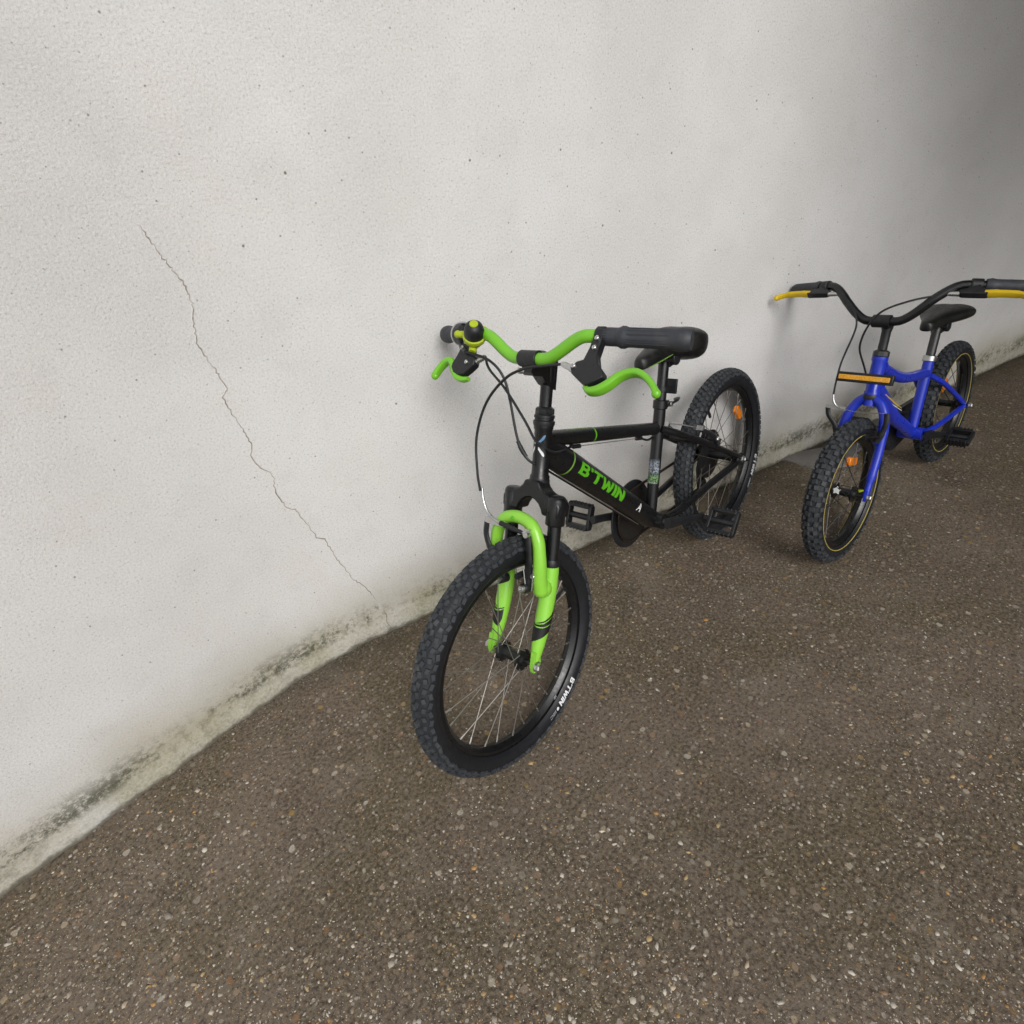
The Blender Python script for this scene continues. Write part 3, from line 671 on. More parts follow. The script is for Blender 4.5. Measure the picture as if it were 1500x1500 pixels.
# cables along the down tube belly
for k, yy in enumerate((-.006, .004)):
    g = MB(); g.tube([dA+dd*(.03+.05*k)-dp*.0325+Y3*yy, dA+dd*(.46)-dp*.0305+Y3*yy], .0010 if k else .0022, 6); g.build('gear_cable', M['spoke'] if k else M['plastic'], B)
# seat post, clamp, saddle
g = MB(); g.tube([BBp+sdir*.28, BBp+sdir*.388, BBp+sdir*.396, BBp+sdir*.414], [.0128, .0128, .0115, .0115], 22); g.build('seat_post', M['black'], B, sharp=50)
sc_ = BBp+sdir*.292
g = MB(); g.lathe([(.0158, -.012), (.0178, -.010), (.0178, .008), (.0160, .010)], sc_, sdir, 26); g.box(sc_-sn*.020, (.012, .018, .018), (sn, Y3, sdir))
cl = g.build('seat_clamp', M['black'], B, bevel=.0008)
g = MB(); g.tube(cr([sc_-sn*.024-Y3*.02, sc_-sn*.026+Y3*.012], 4), .0032, 8); g.lathe([(.007, 0), (.007, .009), (.0045, .011)], sc_-sn*.026+Y3*.008, Y3, 14); g.build('clamp_bolt', M['silver'], cl)
g = MB(); g.tube(cr([sc_-sn*.026+Y3*.018+sdir*.002, sc_-sn*.034+Y3*.024+sdir*.008, sc_-sn*.050+Y3*.018+sdir*.012, sc_-sn*.064+Y3*.008+sdir*.010], 5), [.004]*5+[.0055]*5+[.006]*6, 10, flat=(.6, 1.2)); g.build('clamp_lever', M['plastic'], cl)
# rear reflector bracket on the post
rp = BBp+sdir*.328
g = MB(); g.lathe([(.0155, -.006), (.0155, .006)], rp, sdir, 22); g.box(rp-sn*.022, (.02, .010, .012), (sn, Y3, sdir)); g.box(rp-sn*.034+sdir*.006, (.006, .044, .036), (sn, Y3, sdir))
rf = g.build('rear_reflector', M['plastic'], B, bevel=.001)
g = MB(); g.box(rp-sn*.0395+sdir*.006, (.005, .040, .032), (sn, Y3, sdir)); g.build('reflector_lens', M['red'], rf, bevel=.0015)
def make_saddle(root, stn, mshell, mpipe, rails):
    vs = []; fs = []; n = 24
    for (x, wd, zt, dp_) in stn:
        for j in range(n):
            q = 2*PI*j/n; c_, s_ = math.cos(q), math.sin(q)
            y = wd*math.copysign(abs(c_)**.9, c_)
            if s_ >= 0: z = zt-.024+.024*abs(s_)**.9-.003*math.exp(-(y/.012)**2)*(1 if wd > .03 else .4)
            else: z = zt-.024-max(.006, dp_-.010)*abs(s_)**.8
            vs.append((x, y, z))
    for i in range(len(stn)-1):
        for j in range(n): fs.append((i*n+j, i*n+(j+1) % n, (i+1)*n+(j+1) % n, (i+1)*n+j))
    fs += [tuple(range(n)), tuple((len(stn)-1)*n+j for j in range(n))]
    g = MB(); g.add(vs, fs); o = g.build('saddle', mshell, root, sharp=75)
    su = o.modifiers.new('sub', 'SUBSURF'); su.levels = 1; su.render_levels = 2
    if mpipe:
        for s in (1, -1):
            g = MB(); g.tube(cr([(x, s*wd*.90, zt-.024-max(.006, dp_-.010)*.62) for (x, wd, zt, dp_) in stn[7:-1]], 4), .0012, 8); g.build('piping', mpipe, o)
    g = MB()
    for s in (-1, 1):
        g.tube(cr([P3(rails[0], s*.012, rails[2]-.008), P3(rails[0]-.05, s*.022, rails[2]-.024), P3(rails[1]+.06, s*.022, rails[2]-.024), P3(rails[1], s*.030, rails[2]-.006)], 5), .0032, 8)
    g.build('saddle_rail', M['darkmetal'], o)
    g = MB(); c = P3((rails[0]+rails[1])/2, 0, rails[2]-.026); g.lathe([(.012, -.030), (.017, -.028), (.017, -.018), (.012, -.016), (.012, .016), (.017, .018), (.017, .028), (.012, .030)], c, Y3, 18); g.box(c-Z3*.006, (.03, .03, .026))
    g.build('saddle_clamp', M['plastic'], o, bevel=.001)
    return o
make_saddle(B, [(.147, .006, .643, .013), (.1495, .026, .657, .034), (.158, .047, .674, .056), (.176, .063, .691, .069), (.204, .071, .703, .073), (.235, .067, .708, .067), (.265, .049, .706, .052), (.300, .035, .702, .033), (.345, .027, .693, .022), (.385, .021, .690, .017), (.402, .012, .686, .011)], M['saddle'], M['pale_green'], (.345, .20, .672))

# drivetrain (right side)
g = MB(); CA = d2(22)
g.lathe([(.090, -.0025), (.092, -.001), (.092, .001), (.090, .0025), (.070, .0025), (.066, .0012), (.030, .0012), (.026, .004), (0, .004)], BBp-Y3*.058, -Y3, 48, caps=False)
g.lathe([(0, -.0025), (.090, -.0025)], BBp-Y3*.058, -Y3, 48, caps=False)
cg = g.build('chain_guard', M['plastic'], B, sharp=30)
g = MB()
nt_ = 36
poly = []
for i in range(nt_*4):
    q = 2*PI*i/(nt_*4); r = .0745 if i % 4 in (0, 1) else .0695; poly.append((r*math.cos(q), r*math.sin(q)))
g.prism(poly, BBp-Y3*.050, X3, Z3, .0025)
g.build('chainring', M['darkmetal'], cg)
crank_arm(B, BBp, CA, .140, -1, .062, .074, M['plastic'])
crank_arm(B, BBp, CA+PI, .140, 1, .056, .070, M['plastic'])
dR = Vector((math.cos(CA), 0, math.sin(CA)))
make_pedal(B, BBp+dR*.140-Y3*.122, -1, d2(118))
make_pedal(B, BBp-dR*.140+Y3*.134, 1, d2(135), .078, .066)
g = MB(); zc = R
for k in range(6):
    r = .016+.0058*(6-k); g.lathe([(r, 0), (r, .0018)], P3(0, -.036-.0042*k, R), -Y3, 30)
cas = g.build('cassette', M['rust'], B, sharp=30)
g = MB(); g.lathe([(.074, 0), (.074, .001)], P3(0, -.0335, R), -Y3, 36); g.lathe([(.02, 0), (.02, .03)], P3(0, -.034, R), -Y3, 20); g.build('spoke_guard', M['plastic'], cas)
ch = []
for i in range(9): q = CA*0+PI/2-i*PI/8; ch.append((BBp.x+.071*math.cos(q), BBp.z+.071*math.sin(q)))
jx, jz = .03, R-.105
low = [(.05, R-.098), (.018, R-.112), (.004, R-.098), (.014, R-.075), (.026, R-.062), (.022, R-.048)]
rear = [(-.004, R-.033), (-.028, R-.018), (-.033, R+.004), (-.02, R+.027), (.004, R+.033)]
loop = ch+low+rear
lp = []
for i in range(len(loop)):
    a, b = loop[i], loop[(i+1) % len(loop)]
    m = max(1, int(math.dist(a, b)/.02))
    for k in range(m): lp.append((a[0]+(b[0]-a[0])*k/m, -.050, a[1]+(b[1]-a[1])*k/m))
g = MB(); g.tube(lp, .004, 8, closed=True, flat=(1, .9)); g.build('chain', M['chain'], B)
g = MB(); g.prism([(-.008, 0), (.012, .004), (.030, -.03), (.030, -.115), (.012, -.118), (.004, -.05)], P3(.0, -.060, R-.012), X3, Z3, .010); 
g.lathe([(.018, -.003), (.018, .003)], P3(.018, -.050, R-.098), Y3, 16); g.lathe([(.016, -.003), (.016, .003)], P3(.02, -.050, R-.056), Y3, 16)
g.lathe([(.006, 0), (.006, .02)], P3(0, -.068, R-.01), -Y3, 12); g.build('derailleur', M['plastic'], B, bevel=.001)

# rear brake
sd_ = Vector((.33, 0, .226)).normalized(); sn_ = Vector((-sd_.z, 0, sd_.x))
def RB(t, n_, y): return P3(0, 0, R)+sd_*t+sn_*n_+Y3*y
for s in (1, -1):
    g = MB(); g.tube(cr([RB(.172, .016, s*.055), RB(.205, .026, s*.060), RB(.245, .030, s*.058), RB(.283, .030, s*.050)], 5), [.008]*4+[.006]*12, 10, flat=(1.1, .7))
    g.lathe([(.009, -.004), (.009, .012)], RB(.172, .016, s*.055), sn_, 14); a = g.build('brake_arm', M['plastic'], B)
    g = MB(); g.box(RB(.198, .012, s*.026), (.052, .012, .012), (sn_, Y3, sd_)); g.tube([RB(.198, .014, s*.028), RB(.198, .020, s*.062)], .004, 8); g.build('brake_pad', M['plastic'], a, bevel=.001)
    g = MB(); g.sphere(RB(.198, .022, s*.064), .005); g.sphere(RB(.172, .028, s*.055), .0055); g.build('brake_bolt', M['silver'], a)
g = MB(); g.tube(cr([RB(.282, .034, -.056), RB(.285, .038, -.03), RB(.284, .036, .008), RB(.283, .034, .05)], 5), [.0028]*9+[.0012]*7, 8)
g.box(RB(.283, .034, .050), (.012, .018, .008), (sn_, Y3, sd_)); g.box(RB(.283, .034, -.050), (.012, .022, .008), (sn_, Y3, sd_)); g.build('brake_noodle', M['silver'], B)

# fork
crown_t = .352
g = MB()
g.lathe([(.0185, .366), (.0195, .360), (.0195, .352), (.0165, .346)], base, ax, 24)
up_ = [(.071, .300), (.072, .322), (.066, .334), (.050, .3390), (.040, .3405), (.030, .3455), (.022, .3530), (.0170, .363)]
lo_ = [(.0, .3290), (.011, .3265), (.0205, .320), (.0275, .310), (.031, .300)]
poly = [(y, u) for y, u in reversed(lo_)][:0]
poly = [(y, u) for (y, u) in up_]+[(-y, u) for (y, u) in reversed(up_)]+[(-y, u) for (y, u) in reversed(lo_)]+lo_[1:]
g.prism(poly, base+pfS*.007, yS, axS, .036)
for s in (-1, 1): g.lathe([(.0165, .282), (.0190, .285), (.0190, .332), (.0180, .338), (.0130, .3405), (.004, .341)], base+MS.to_3x3() @ (pf*.010+Y3*(s*.055)), axS, 24)
fork = g.build('fork', M['black'], B, sharp=42, bevel=.006)
for s in (-1, 1):
    g = MB(); g.lathe([(.0133, .19), (.0133, .29)], base+MS.to_3x3() @ (pf*.010+Y3*(s*.055)), axS, 22); g.build('stanchion', M['black'], fork)
    g = MB(); g.lathe([(.0150, .200), (.0158, .203), (.0158, .212), (.0142, .216)], base+MS.to_3x3() @ (pf*.010+Y3*(s*.055)), axS, 22); g.build('wiper_seal', M['plastic'], fork, sharp=30)
# lower casting: two legs and the arch
g = MB()
legf = lambda u: .010+.0285*max(0, min(1, (.165-u)/.165))**1.2
LU = [.204, .19, .16, .13, .10, .08, .06, .04, .022, .008, -.004]; LR = [.0152, .0160, .0162, .0165, .0165, .0160, .0150, .0133, .0112, .0090, .0070]
for s in (-1, 1):
    us, rs = LU, LR
    g.tube([F(legf(u), s*.055, u) for u in us], rs, 20)
    poly = [(-.010, -.011), (.006, -.014), (.011, .0), (.008, .03), (-.008, .03), (-.012, .008)]
    g.prism(poly, F(.0395, s*.0585, 0), pfS, axS, .009)
    g.sphere(F(.028, s*.055, .160), .0165, (1.1, 1.0, 1.25))
arch = cr([F(.036, -.055, .158), F(.044, -.056, .185), F(.050, -.057, .222), F(.053, -.052, .258), F(.054, -.034, .285), F(.054, 0, .294), F(.054, .034, .285), F(.053, .052, .258), F(.050, .057, .222), F(.044, .056, .185), F(.036, .055, .158)], 6)
ar = [.0155-.0030*min(1, min(i, len(arch)-1-i)/14) for i in range(len(arch))]
g.tube(arch, ar, 20, up=pfS)
for s in (-1, 1): g.sphere(arch[0] if s < 0 else arch[-1], .0158)
g2 = MB(); g2.lathe([(.0038, 0), (.0038, .0015), (.002, .002), (.0015, .0008)], F(.0665, -.004, .293), (pfS+axS*.3).normalized(), 12)
low_ = g.build('fork_lower', M['lime'], fork, sharp=60)
g2.build('arch_plug', M['decal_green'], fork)
# black leg graphics
def on_leg(s, u, a, lift=.0009):
    r = float(np.interp(-u, [-x for x in LU], LR))+lift
    return F(legf(u)+r*math.cos(a), s*.055+s*r*math.sin(a), u)
def leg_patch(s, cols):
    vs = []; fs = []; n = 6; m = 0
    cc = []
    for (a, b) in zip(cols[:-1], cols[1:]):
        for k in range(4): t = k/4; cc.append([a[i]+(b[i]-a[i])*t for i in range(3)])
    cc.append(list(cols[-1]))
    for (a, ut, ub) in cc:
        for j in range(n+1): vs.append(on_leg(s, ut+(ub-ut)*j/n, d2(a)))
    for i in range(len(cc)-1):
        for j in range(n): fs.append((i*(n+1)+j, i*(n+1)+j+1, (i+1)*(n+1)+j+1, (i+1)*(n+1)+j))
    g = MB(); g.add(vs, fs); g.build('leg_graphic', M['blackprint'], fork, fix=False)
for s in (1, -1):
    leg_patch(s, [(-55, .085, .064), (-44, .084, .055), (-34, .082, .048), (0, .080, .0525), (46, .081, .060), (90, .085, .068), (140, .091, .077)])
    leg_patch(s, [(-55, .0895, .087), (-40, .088, .0855), (-10, .0855, .0825), (46, .0895, .083), (90, .098, .0872), (140, .106, .0935)])
    leg_patch(s, [(-10, .0885, .0875), (46, .0955, .0920), (90, .106, .1005), (115, .118, .105), (140, .138, .109)])
# front brake
for s in (1, -1):
    pv = F(.052, s*.033, .160)
    g = MB(); path = cr([pv, F(.058, s*.037, .185), F(.064, s*.058 if s < 0 else s*.043, .215), F(.068, s*.070 if s < 0 else s*.043, .245), F(.070, s*.068 if s < 0 else s*.040, .272)], 5)
    g.tube(path, [.0085]*4+[.0068]*8+[.0058]*9, 12, flat=(1.15, .75)); g.lathe([(.0100, -.012), (.0100, .010), (.008, .013)], pv, pfS, 18)
    a = g.build('brake_arm', M['plastic'], B)
    g = MB(); g.lathe([(.0075, 0), (.0075, .004), (.0058, .0075), (.0030, .0080), (.0026, .006), (.0005, .006)], pv+pfS*.012, pfS, 16); g.build('brake_bolt', M['silver'], a)
    g = MB(); g.tube([F(.024, s*.024, .187), F(.05, s*.0235, .187), F(.076, s*.024, .184)], .0066, 8, flat=(1, .75)); g.tube([F(.050, s*.024, .187), F(.056, s*.046, .187)], .004, 8)
    g.build('brake_pad', M['plastic'], a)
    g = MB(); g.lathe([(.006, 0), (.006, .006), (.004, .008)], F(.055, s*.046, .187), yS*s, 12); g.tube([F(.062, s*.036, .170), F(.066, s*.032, .20)], .0013, 6); g.tube([F(.060, s*.052, .160), F(.062, s*.054, .205)], .0012, 6)
    g.build('brake_spring', M['silver'], a)
g = MB(); g.tube(cr([F(.084, -.073, .340), F(.084, -.068, .318), F(.083, -.058, .299), F(.081, -.042, .286), F(.079, -.026, .280)], 6), .0027, 10)
g.prism([(-.012, -.006), (.044, -.005), (.046, .005), (-.010, .006)], F(.070, -.060, .277), yS, axS, .007); g.build('brake_noodle', M['silver'], B)
g = MB(); g.tube(cr([F(.078, -.024, .280), F(.077, .002, .276), F(.075, .028, .273)], 6), [.0052, .0052, .0046, .0054, .0045, .0054, .0043, .0052, .0042, .005, .004, .0044, .004][:13], 12); g.build('brake_boot', M['plastic'], B)
g = MB(); g.tube([F(.075, .026, .273), F(.073, .043, .272)], .0011, 6); g.lathe([(.006, -.003), (.006, .008)], F(.071, .041, .271), pfS, 12); g.box(F(.068, .040, .274), (.010, .010, .014), (pfS, yS, axS)); g.build('cable_anchor', M['silver'], B)

# stem and handlebar
g = MB(); g.lathe([(.0122, .495), (.0122, .545), (.0135, .553), (.0140, .585)], base, ax, 24)
g.prism([(-.0130, .536), (.0128, .545), (.030, .560), (.054, .560), (.062, .566), (.061, .577), (.045, .592), (.0, .600), (-.0130, .590)], base, pfS, axS, .024)
st0 = [F(0, 0, .565), F(.004, 0, .583), F(.022, 0, .592), F(.040, 0, .5905)]
g.tube(cr(st0, 5), [.0140]*6+[.0150]*5+[.0145]*5, 20)
stem = g.build('stem', M['black'], B, sharp=50, bevel=.002)
g = MB(); g.tube([F(.054, -.021, .590), F(.054, .021, .590)], .0152, 26); g.build('bar_clamp', M['plastic'], stem, bevel=.001)
g = MB(); g.lathe([(.0055, 0), (.0055, .009), (.0035, .010)], F(.060, -.010, .5675), (pfS-yS*.5).normalized(), 12); g.build('stem_bolt', M['silver'], stem)
def bar_pt(y):
    a = abs(y); u = .590+.042*(lambda t: t*t*(3-2*t))(min(1, max(0, (a-.030)/.095))); f = .054-.048*max(0, (a-.118)/.165)
    return F(f, y, u)
ys = np.linspace(-.272, .272, 61)
g = MB(); g.tube([bar_pt(y) for y in ys], .0113, 20); hb = g.build('handlebar', M['green'], B)
def along(y): 
    return (bar_pt(y+.004)-bar_pt(y-.004)).normalized()
def grip(y0, y1, rs):
    g = MB(); n = len(rs); yy = np.linspace(y0, y1, n); g.tube([bar_pt(y) for y in yy], rs, 24); return g
g = grip(.151, .287, [.0150, .0150, .0152, .0150, .0152, .0182, .0182, .0158, .0156, .0157, .0158, .0158, .0159, .0159, .0160, .0160, .0160, .0160, .0162, .0168, .0176, .0182, .0184, .0178, .0150]); gl = g.build('grip', M['grip'], hb, sharp=50)
g = MB()
for k in range(3):
    for sg_ in (-1, 1):
        g.tube([bar_pt(y)+pfS*(.0157*math.cos(.5*sg_+k*.45-.2))+axS*(.0157*math.sin(.5*sg_+k*.45-.2)) for y in np.linspace(.188, .272, 10)], .0013, 6)
g.build('grip_rib', M['grip'], hb)
g = grip(-.222, -.289, [.0146, .0146, .0147, .0148, .0150, .0153, .0160, .0172, .0182, .0184, .0176, .0140]); g.build('grip', M['grip'], hb, sharp=50)
# twist shifter on the right
g = grip(-.186, -.216, [.0165, .0205, .0222, .0225, .0226, .0226, .0224, .0222]); 
sh = g.build('gear_shifter', M['plastic'], hb, sharp=40)
g = grip(-.2165, -.2215, [.0228, .0236, .0236, .0228]); g.build('shifter_ring', M['silver'], sh)
g = MB(); g.box(bar_pt(-.196)+axS*.0215+pfS*.010, (.008, .010, .003), (pfS, yS, axS)); g.build('shifter_window', M['grey_print'], sh)
g = MB(); g.tube(cr([bar_pt(-.192)+pfS*.014-axS*.022, bar_pt(-.172)+pfS*.022-axS*.030, bar_pt(-.150)+pfS*.028-axS*.036], 4), [.0065]*4+[.005]*5, 10); g.build('cable_barrel', M['plastic'], sh)

# brake levers: local lever plane through bar, spanned by y and e2
def lever_set(s, yc, pts_body, bolts, lever, lrad, pull, e2v, bolt_hook):
    e2 = (MS.to_3x3() @ (pf*e2v[0]+ax*e2v[1])).normalized(); o0 = bar_pt(yc)-yS*yc; nrm = yS.cross(e2)
    if nrm.dot(pfS) < 0: nrm = -nrm
    def Q(y, d, n_=0): return o0+yS*y+e2*d+nrm*n_
    g = MB(); g.tube([bar_pt(yc-.010*s), bar_pt(yc+.012*s)], .0150, 22)
    g.prism([(p[0], p[1]) for p in pts_body], o0+nrm*.004, yS, e2, .017)
    lm = g.build('lever_mount', M['plastic'], B, bevel=.002)
    for (y, d) in bolts:
        g = MB(); g.lathe([(.0042, 0), (.0042, .003), (.003, .004), (.0024, .0025), (.0005, .0025)], Q(y, d, .0125), nrm, 14); g.build('lever_bolt', M['silver'], lm)
    g = MB(); L3 = cr([Q(y, d, .002) for (y, d) in lever], 6); rr = np.interp(np.linspace(0, 1, len(L3)), np.linspace(0, 1, len(lrad)), lrad)
    g.tube(L3, list(rr), 20, up=nrm, flat=(1.0, .68), pw=.62); g.sphere(L3[-1], lrad[-1]*.98)
    lv = g.build('brake_lever', M['green'], B, sharp=60)
    a, b = Q(*pull[0], .002), Q(*pull[1], .002)
    g = MB(); g.tube([a, a.lerp(b, .35), a.lerp(b, .36), a.lerp(b, .8), b], [.0068, .0068, .0055, .0055, .0042], 12); g.build('cable_adjuster', M['silver'], lm, sharp=30)
    return b
E2L = (.5, -.866)
# body outline in (y, distance below the bar)
bodyL = [(.138, -.012), (.156, -.012), (.158, .020), (.160, .040), (.170, .058), (.186, .071), (.190, .081), (.178, .090), (.163, .098), (.150, .092), (.126, .078), (.119, .066), (.128, .056), (.139, .052), (.141, .03)]
bl = lever_set(1, .147, bodyL, [(.149, .012), (.152, .030), (.127, .066)], [(.158, .0975), (.170, .1035), (.186, .100), (.200, .089), (.212, .075), (.226, .067), (.243, .065), (.262, .073), (.278, .086), (.287, .097)], [.0055, .0085, .0098, .0100, .0096, .0090, .0086, .0082, .0078, .0074, .0074], ((.125, .066), (.092, .057)), E2L, None)
E2R = (.3, -.954)
bodyR = [(a-.0, b) for a, b in [(-.154, -.010), (-.172, -.010), (-.174, .014), (-.176, .030), (-.182, .050), (-.190, .066), (-.190, .074), (-.180, .084), (-.166, .088), (-.150, .086), (-.140, .078), (-.128, .066), (-.131, .050), (-.144, .040), (-.150, .02)]]
br = lever_set(-1, -.163, bodyR, [(-.164, .022), (-.148, .062), (-.170, .034)], [(-.142, .092), (-.158, .0945), (-.174, .090), (-.186, .078), (-.194, .066), (-.206, .058), (-.220, .062), (-.233, .076), (-.242, .092)], [.0055, .0080, .0092, .0100, .0104, .0100, .0094, .0088, .0084, .0084], ((-.140, .060), (-.112, .046)), E2R, None)
# bell
bc = F(.066, -.136, .626); bu = (axS*.62+pfS*.58+yS*.50).normalized()
g = MB(); g.lathe([(.0195, -.003), (.0200, 0), (.0200, .010), (.0192, .018), (.0165, .0265), (.011, .0315), (.004, .0335), (.0005, .034)], bc, bu, 32); bell = g.build('bell', M['plastic'], B, sharp=50)
g = MB(); g.lathe([(.0175, -.010), (.0222, -.006), (.0232, .000), (.0228, .004), (.0205, .005)], bc, bu, 32); g.tube([bc-bu*.006, bc-bu*.022-pfS*.004], [.012, .010], 16); g.tube([bar_pt(-.142), bar_pt(-.128)], .0145, 20); g.tube([bc-bu*.010-axS*.008, bc-axS*.030+pfS*.004], [.009, .007], 14)
g.build('bell_base', M['yellow_green'], bell, sharp=50)
g = MB(); g.lathe([(.0085, .0325), (.0082, .0345), (.0005, .0350)], bc, bu, 22); g.build('bell_dot', M['yellow_green'], bell)
g = MB(); g.tube([bc-yS*.018+bu*.004, bc-yS*.028+bu*.003+pfS*.008, bc-yS*.036+bu*.003+pfS*.010], [.008, .0085, .0075], 14, flat=(.8, 1)); g.sphere(bc-yS*.036+bu*.003+pfS*.010, .0075); g.build('bell_striker', M['yellow_green'], bell)
# cables
def cable(pts, r=.0026, m='plastic', name='brake_cable'):
    g = MB(); g.tube(cr(pts, 8), r, 8); return g.build(name, M[m], B)
cable([bl, F(.090, .060, .578), F(.098, .028, .572), F(.104, -.012, .552), F(.104, -.056, .505), F(.101, -.079, .440), F(.096, -.077, .374), F(.088, -.074, .335)])
cable([br, F(.062, -.094, .566), F(.058, -.053, .532), F(.050, -.006, .478), F(.036, .012, .442), F(.025, .020, .435), F(.017, .0265, .427), F(-.003, .029, .420), F(-.037, .023, .421), tA+td*.086-tp*.021])
gb = bar_pt(-.150)+pfS*.028-axS*.036
cable([gb, F(.072, -.088, .583), F(.062, -.058, .556), F(.054, -.044, .515), F(.044, -.030, .450), F(.036, -.020, .420), F(.030, -.008, .403), F(.018, .0, .394)], name='gear_cable')
g = MB(); g.tube(cr([F(.041, -.027, .436), F(.036, -.020, .420), F(.031, -.011, .407)], 5), [.0038]*3+[.0046]*5+[.0038]*3, 10); g.build('cable_ferrule', M['plastic'], B)

# ================================================================== blue bicycle (16 inch)
R2 = .203; PSI = -.1402; LEAN2 = .1619; WB2 = .74
B2 = bike_root('bicycle', (-.807, .433, 0), PSI, LEAN2, 'smaller blue bicycle with yellow brake levers and knobbly tyres, at the right')
HA2 = d2(70); ax2 = Vector((-math.cos(HA2), 0, math.sin(HA2))); pf2 = Vector((math.sin(HA2), 0, math.cos(HA2))); base2 = Vector((WB2, 0, R2))-pf2*.03
def G(f, y, u): return base2+pf2*f+Y3*y+ax2*u
rows2 = [(-11, .013, .014, .0046, 0), (11, .013, .014, .0046, .5), (-38, .0125, .012, .0046, .5), (38, .0125, .012, .0046, 0), (-64, .013, .011, .0042, 0), (64, .013, .011, .0042, .5)]
WB_P = dict(rim=M['black'], side=M['side'], tread=M['tread'], pitch=44, rows=rows2, old=.096, hubm=M['black'], nut=M['silver'], spoke=M['darkmetal'], sp0=.2, valve=3.55, valvem=M['yellow_green'], line=M['stripe'], cross=.9, skew=.6)
f2, _, _ = make_wheel(B2, Matrix.Translation((WB2, 0, R2)), R2, .0265, 20, WB_P)
spoke_reflector(f2, .088, d2(112), M['amber'], .05)
g = MB(); star = []
for i in range(10):
    q = PI/2+i*PI/5; r = .012 if i % 2 == 0 else .007; star.append((r*math.cos(q), r*math.sin(q)))
g.prism(star, P3(.020, -.012, .012), Y3, Vector((-.3, 0, .95)), .003); g.build('hub_star', M['white'], f2)
r2w, _, _ = make_wheel(B2, Matrix.Translation((0, 0, R2)), R2, .0265, 20, dict(WB_P, valve=1.0, sp0=.6, old=.110))
spoke_reflector(r2w, .088, d2(60), M['amber'], .05)
# fork: unicrown
g = MB(); g.lathe([(.0145, .24), (.0150, .25), (.0150, .285)], base2, ax2, 20)
for s in (-1, 1):
    g.tube(cr([G(.030, s*.056, .0), G(.022, s*.056, .05), G(.010, s*.055, .12), G(.006, s*.053, .17), G(.003, s*.046, .215), G(0, s*.030, .247), G(0, s*.010, .262)], 6), [.0085]*6+[.0115]*12+[.0130]*12+[.0132]*7, 16)
    g.prism([(-.012, -.012), (.012, -.012), (.013, .01), (.0, .022), (-.013, .01)], G(.030, s*.058, 0), pf2, ax2, .006)
    g.tube([G(.010, s*.050, .15), G(.036, s*.050, .15)], .006, 10)
g.build('fork', M['blue'], B2, sharp=60)
for s in (-1, 1):
    g = MB(); g.tube(cr([G(.034, s*.050, .15), G(.038, s*.062, .18), G(.042, s*.082, .205) if s < 0 else G(.042, s*.066, .205), G(.045, s*.088, .228) if s < 0 else G(.045, s*.064, .228)], 5), [.008]*5+[.0062]*11, 10, flat=(1.1, .8)); a = g.build('brake_arm', M['plastic'], B2)
    g = MB(); g.tube([G(.014, s*.026, .163), G(.060, s*.026, .158)], .0065, 8); g.tube([G(.038, s*.026, .160), G(.040, s*.06, .165)], .004, 8); g.build('brake_pad', M['plastic'], a)
g = MB(); g.tube(cr([G(.062, -.073, .262), G(.061, -.069, .244), G(.058, -.058, .231), G(.055, -.040, .226)], 5), .0028, 10); g.prism([(-.014, -.004), (.040, -.007), (.040, .003), (-.014, .005)], G(.052, -.076, .229), Y3, ax2, .006); g.tube(cr([G(.055, -.04, .226), G(.053, 0, .222), G(.050, .06, .228)], 5), .0012, 6); g.build('brake_noodle', M['silver'], B2)
# front reflector
g = MB(); g.box(G(.072, 0, .312), (.012, .140, .026), (pf2, Y3, ax2)); g.box(G(.045, 0, .312), (.05, .018, .008), (pf2, Y3, ax2)); fr = g.build('front_reflector', M['plastic'], B2, bevel=.002)
g = MB(); g.box(G(.0795, 0, .312), (.004, .126, .0125), (pf2, Y3, ax2)); g.build('reflector_lens', M['amber_pale'], fr, bevel=.001)
# frame
h0, h1 = G(0, 0, .270), G(0, 0, .370)
g = MB(); g.lathe([(.020, 0), (.020, .008), (.0175, .012), (.0175, .086), (.020, .092), (.020, .100)], h0, ax2, 24); hd2 = g.build('head_tube', M['blue'], B2, sharp=35)
g = MB(); g.lathe([(.018, 0), (.020, .002), (.020, .014), (.015, .018)], h1, ax2, 10); g.build('headset_cup', M['darkmetal'], hd2, sharp=30)
g = MB(); g.lathe([(.018, -.012), (.020, -.008), (.020, -.001)], h0, ax2, 24); g.build('headset_cup', M['darkmetal'], hd2, sharp=30)
bb2 = P3(.285, 0, .205); sd2 = Vector((-math.cos(d2(71)), 0, math.sin(d2(71))))
g = MB(); g.tube([h0+ax2*.03, h0.lerp(bb2, .5)-Z3*.005, bb2], [.0195, .0195, .0185], 22); g.build('down_tube', M['blue'], B2)
g = MB(); g.tube(cr([h0+ax2*.078, h0.lerp(bb2+sd2*.19, .5)+Z3*.015, bb2+sd2*.185], 6), .0155, 20); g.build('top_tube', M['blue'], B2)
dd2 = (bb2-h0-ax2*.03).normalized(); dq2 = Vector((-dd2.z, 0, dd2.x))
for off_, mm in ((.6, 'yellow'), (1.0, 'white')):
    vs = []; fs = []
    for i in range(15):
        t_ = .05+.16*i/14; c_ = h0+ax2*.03+dd2*t_
        c_ = c_-Z3*(.005*(1-abs(t_/.27-.5)*2))
        for k in range(2):
            a_ = d2(90)-off_*.8+.9*(i/14)+k*(.16 if mm == 'yellow' else .09); vs.append(c_+Y3*(.0204*math.sin(a_))+dq2*(.0204*math.cos(a_)))
    for i in range(14): fs.append((2*i, 2*i+1, 2*i+3, 2*i+2))
    g = MB(); g.add(vs, fs); g.build('stripe', M[mm], B2, fix=False)
g = MB(); g.tube([bb2, bb2+sd2*.235], .0150, 20); g.build('seat_tube', M['blue'], B2)
